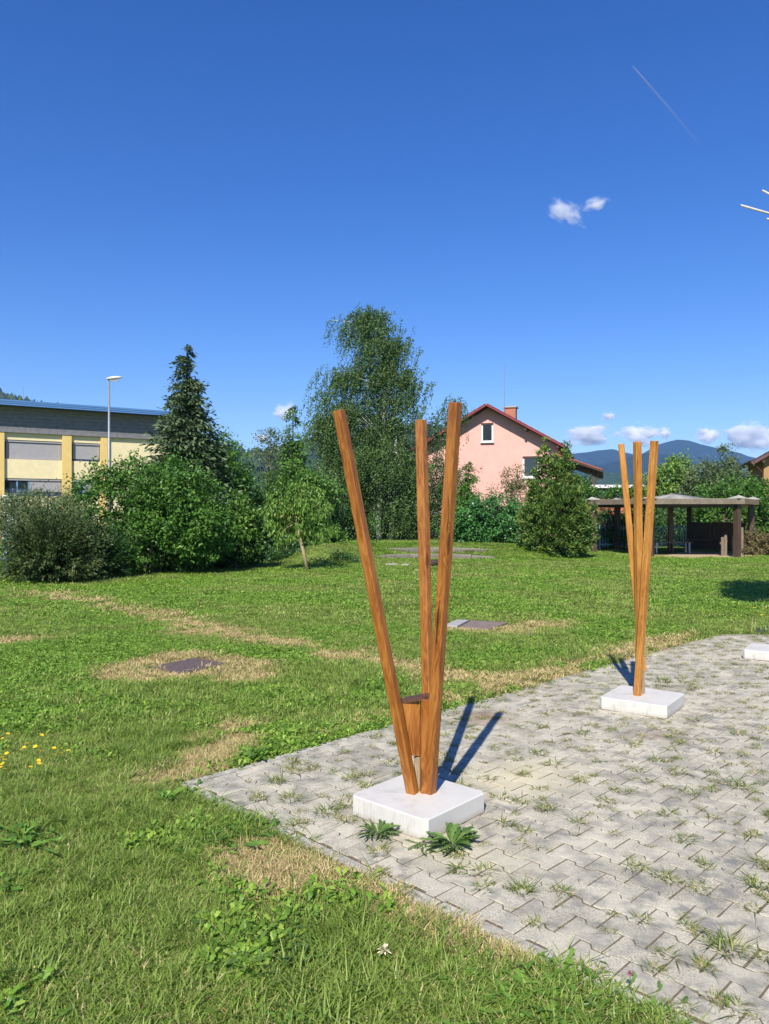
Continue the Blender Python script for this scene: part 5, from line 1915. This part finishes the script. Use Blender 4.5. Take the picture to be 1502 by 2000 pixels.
def ridge(name, label, prof, D, depth, mat, nxx, nyy, rough, x0, x1, seed):
    g = np.random.default_rng(seed)
    px = np.linspace(x0, x1, nxx)
    X0 = (px - CX) / FPX * D
    H = np.maximum(EYE + (CY - interp(prof, px)) / FPX * D, 2)
    H = H + (fbm(X0 / 60 + seed, X0 * 0 + seed, 4) - .5) * rough * 2
    tv = np.linspace(-1, 1, nyy)
    XX_, TT = np.meshgrid(X0, tv)
    HH = np.meshgrid(H, tv)[0]
    YY_ = D + TT * depth
    XX_ = XX_ * (1 + .0 * TT)
    sh = np.clip(np.cos(TT * np.pi / 2), 0, 1) ** .9
    nz = (fbm(XX_ / (depth * .35) + seed * 3, YY_ / (depth * .35), 5) - .5)
    Z = HH * sh * (1 + .55 * nz * (1 - sh)) + nz * rough * 1.5 * (1 - sh ** 6) - 1.0
    i_ = np.arange(nxx * nyy).reshape(nyy, nxx)
    q = np.stack([i_[:-1, :-1], i_[:-1, 1:], i_[1:, 1:], i_[1:, :-1]], -1).reshape(-1, 4)
    me = np_mesh(name, np.stack([XX_, YY_, Z], -1).reshape(-1, 3), q, None, True)
    o = link(name, me, mat)
    o['kind'] = 'structure'
    o['label'] = label
    return X0, H, o


def hill_mat(name, forest, forest2, field, fs, thr):
    t = NT(name)
    ge = t.new('ShaderNodeNewGeometry')
    a = t.noise(ge.outputs['Position'], fs, 4, .5)
    b_ = t.noise(ge.outputs['Position'], fs * 18, 4, .6)
    fo = t.ramp(b_, [(.35, forest), (.65, forest2)])
    k = t.ramp(a, [(thr, (0, 0, 0)), (thr + .02, (1, 1, 1))])
    t.bump(b_, .8, 6)
    return t.done(t.mix(k, fo, field), .95, 0, .05)


MH_NEAR = hill_mat('near hill cover', (0.018, 0.035, 0.012), (0.04, 0.07, 0.02), (0.13, 0.17, 0.05), .006, .56)
MH_FAR = hill_mat('far mountain forest', (0.008, 0.016, 0.010), (0.016, 0.028, 0.015), (0.045, 0.07, 0.025), .0016, .66)
MH_MID = hill_mat('valley slope cover', (0.018, 0.038, 0.014), (0.045, 0.075, 0.025), (0.14, 0.19, 0.06), .0045, .58)
prof_far = [(-900, 905), (300, 900), (900, 898), (1060, 890), (1120, 886), (1150, 883), (1188, 877), (1212, 884), (1240, 889), (1262, 882), (1290, 868), (1320, 857), (1350, 865), (1380, 874), (1412, 880), (1440, 889), (1470, 902), (1520, 912), (2400, 900)]
ridge('mountain', 'blue hazy mountain ridge', prof_far, 4200, 700, MH_FAR, 260, 22, 8, -900, 2400, 1)
prof_mid = [(-200, 940), (1000, 925), (1110, 915), (1170, 908), (1225, 893), (1262, 884), (1300, 888), (1340, 905), (1400, 918), (1520, 930), (2200, 925)]
ridge('mountain', 'nearer blue forested ridge', prof_mid, 2900, 500, MH_FAR, 200, 20, 6, -200, 2200, 2)
prof_low = [(-400, 960), (1000, 940), (1120, 932), (1180, 922), (1240, 928), (1330, 940), (2000, 945)]
ridge('hill', 'low valley slope with pale fields', prof_low, 1700, 300, MH_MID, 160, 20, 3, -400, 2000, 3)
prof_l = [(-900, 770), (-200, 765), (0, 778), (30, 786), (60, 797), (200, 822), (330, 850), (430, 880), (485, 896), (520, 893), (560, 884), (600, 874), (640, 866), (700, 853), (770, 846), (850, 846), (900, 858), (960, 880), (1040, 915), (1120, 950), (1200, 975), (1400, 995)]
Xl, Hl, hillo = ridge('hill', 'wooded hill with meadow slopes behind the trees', prof_l, 1000, 230, MH_NEAR, 240, 36, 3, -900, 1400, 4)
# wood on the hill: one mass of small crowns
g = np.random.default_rng(77)
hv = np.empty(len(hillo.data.vertices) * 3, np.float32); hillo.data.vertices.foreach_get('co', hv); hv = hv.reshape(-1, 3)
ok = (hv[:, 1] < 1015) & (hv[:, 1] > 780) & (hv[:, 0] > -620) & (hv[:, 0] < 230)
cand = hv[ok]
w_ = fbm(cand[:, 0] / 75 + 2, cand[:, 1] / 75 + 9, 3)
crest = cand[:, 1] > 965
cand = cand[(w_ > .50) | crest]
sel = g.choice(len(cand), 2600)
V, F = [], []
uc = []
for k in range(5):
    a = 2 * np.pi * k / 5
    uc.append((math.cos(a), math.sin(a), .25))
uc = np.array(uc + [(c_[0] * .72, c_[1] * .72, .65) for c_ in uc] + [(c_[0] * .15, c_[1] * .15, 1) for c_ in uc])
nb_ = 0
for i in sel:
    b_ = cand[i] + np.append(g.normal(0, 5, 2), 0)
    s_ = g.uniform(3, 6); h_ = g.uniform(7, 14)
    V.append(uc * np.array([s_, s_, h_]) * g.uniform(.8, 1.2, (15, 1)) + b_ - np.array([0, 0, 2]))
    for r in range(2):
        for k in range(5):
            j = (k + 1) % 5
            F.append((nb_ + r * 5 + k, nb_ + r * 5 + j, nb_ + r * 5 + 5 + j, nb_ + r * 5 + 5 + k))
    nb_ += 15
me = np_mesh('forest', np.concatenate(V), np.array(F), {'rnd': np.repeat(g.uniform(0, 1, len(sel)), 10)})
o = link('forest', me, leaf_mat('forest crown', (0.012, 0.026, 0.01), (0.024, 0.046, 0.016), (0.05, 0.085, 0.025), .0, .9))
tag(o, 'dark wood covering the hill behind the trees', None, None, 'stuff')

# ------------------------------------------------------------------ haze
t = NT('haze air')
t.n.remove(t.b)
pv = t.new('ShaderNodeVolumePrincipled')
pv.inputs['Color'].default_value = (0.26, 0.50, 1.0, 1)
pv.inputs['Density'].default_value = 0.00012
pv.inputs['Anisotropy'].default_value = 0.0
t.l.new(pv.outputs[0], t.out.inputs['Volume'])
hz = MB().box(-9000, 9000, -400, 6000, -3, 470).build('haze', t.m)
hz['kind'] = 'stuff'
hz['label'] = 'thin blue summer haze in the valley air'

# ------------------------------------------------------------------ clouds and contrail
def cloud(label, px, py, rx, ry, D, dens, seed, tilt=0.0):
    if D > 10000: ry = ry * 1.15
    dens = dens * 3.2
    c = PT(px, py, D)
    sc = (rx / FPX * D * 1.45, max(rx, ry) / FPX * D * 1.0, ry / FPX * D * 1.5)
    bm = bmesh.new()
    bmesh.ops.create_icosphere(bm, subdivisions=3, radius=1)
    me = bpy.data.meshes.new('cloud')
    bm.to_mesh(me); bm.free()
    o = link('cloud', me)
    o.location = c
    o.scale = sc
    o.rotation_euler = (0, R(tilt), 0)
    t = NT('cloud vapour')
    t.n.remove(t.b)
    tc = t.new('ShaderNodeTexCoord')
    off = t.new('ShaderNodeVectorMath', operation='ADD')
    off.inputs[1].default_value = (seed * 3.7, seed * 1.3, seed * 2.1)
    t.l.new(tc.outputs['Object'], off.inputs[0])
    n = t.noise(off.outputs[0], 1.7, 7, .58)
    ln = t.new('ShaderNodeVectorMath', operation='LENGTH')
    t.l.new(tc.outputs['Object'], ln.inputs[0])
    d = t.math('ADD', t.math('SUBTRACT', .66, ln.outputs['Value']), t.math('MULTIPLY', t.math('SUBTRACT', n, .5), 2.3))
    d = t.math('MULTIPLY', d, dens / (ry / FPX * D), False)
    d = t.math('MAXIMUM', d, 0.0)
    pv = t.new('ShaderNodeVolumePrincipled')
    pv.inputs['Color'].default_value = (1.0, 1.0, 1.0, 1)
    pv.inputs['Anisotropy'].default_value = 0.0
    t.l.new(d, pv.inputs['Density'])
    t.l.new(pv.outputs[0], t.out.inputs['Volume'])
    me.materials.append(t.m)
    tag(o, label, 'cloud', 'small summer clouds')
    return o


cloud('small torn cloud alone high in the blue sky', 1108, 416, 34, 17, 5200, .6, 1, 28)
cloud('thin wisp of cloud right of the small torn cloud', 1162, 400, 26, 11, 5200, .5, 2, -15)
cloud('puffy cloud left of the slender sculpture tips', 1155, 851, 42, 16, 12000, 3.5, 3)
cloud('puffy cloud behind the slender sculpture tips', 1250, 848, 34, 16, 12000, 3.5, 4)
cloud('tiny round cloud right of the slender sculpture tips', 1298, 846, 11, 10, 12000, 3.0, 5)
cloud('small flat cloud right of the mountain peak', 1384, 850, 24, 11, 12000, 3.0, 6)
cloud('large puffy cloud cut off by the right edge', 1466, 853, 46, 20, 12000, 3.5, 7)
cloud('faint small cloud above the row of puffy clouds', 1190, 813, 14, 6, 11000, 1.6, 8)
cloud('small white cloud behind the overgrown conifer tip', 558, 804, 22, 14, 11000, 3.0, 9)
cloud('small cloud left of the overgrown conifer', 512, 856, 14, 7, 11000, 2.6, 10)

t = NT('contrail vapour')
tc = t.coord('Generated')
sp = t.new('ShaderNodeSeparateXYZ'); t.l.new(tc, sp.inputs[0])
tb = t.new('ShaderNodeBsdfTransparent')
mx = t.new('ShaderNodeMixShader')
t.done((.9, .9, .9), .9, 0, .0)
al = t.ramp(sp.outputs[0], [(0.0, (.22, .22, .22)), (.25, (.14, .14, .14)), (.6, (.05, .05, .05)), (1.0, (0, 0, 0))])
t.l.new(al, mx.inputs[0]); t.l.new(tb.outputs[0], mx.inputs[1]); t.l.new(t.b.outputs[0], mx.inputs[2])
t.l.new(mx.outputs[0], t.out.inputs['Surface'])
e = None
pa, pb = PT(1236, 131, 16000), PT(1375, 290, 19000)
e = empty('contrail', pa, 'thin double aircraft vapour trail high in the sky', 'contrail')
for off in (0, 1):
    n = (pb - pa).normalized().cross(Vector((0, 1, 0))).normalized()
    pts = [n * (off * 26) + (pb - pa) * f_ for f_ in (0, .2, .5, 1)]
    MB().tube(pts, [4, 11, 17, 22], 8).build('vapour_streak', t.m, e, True)
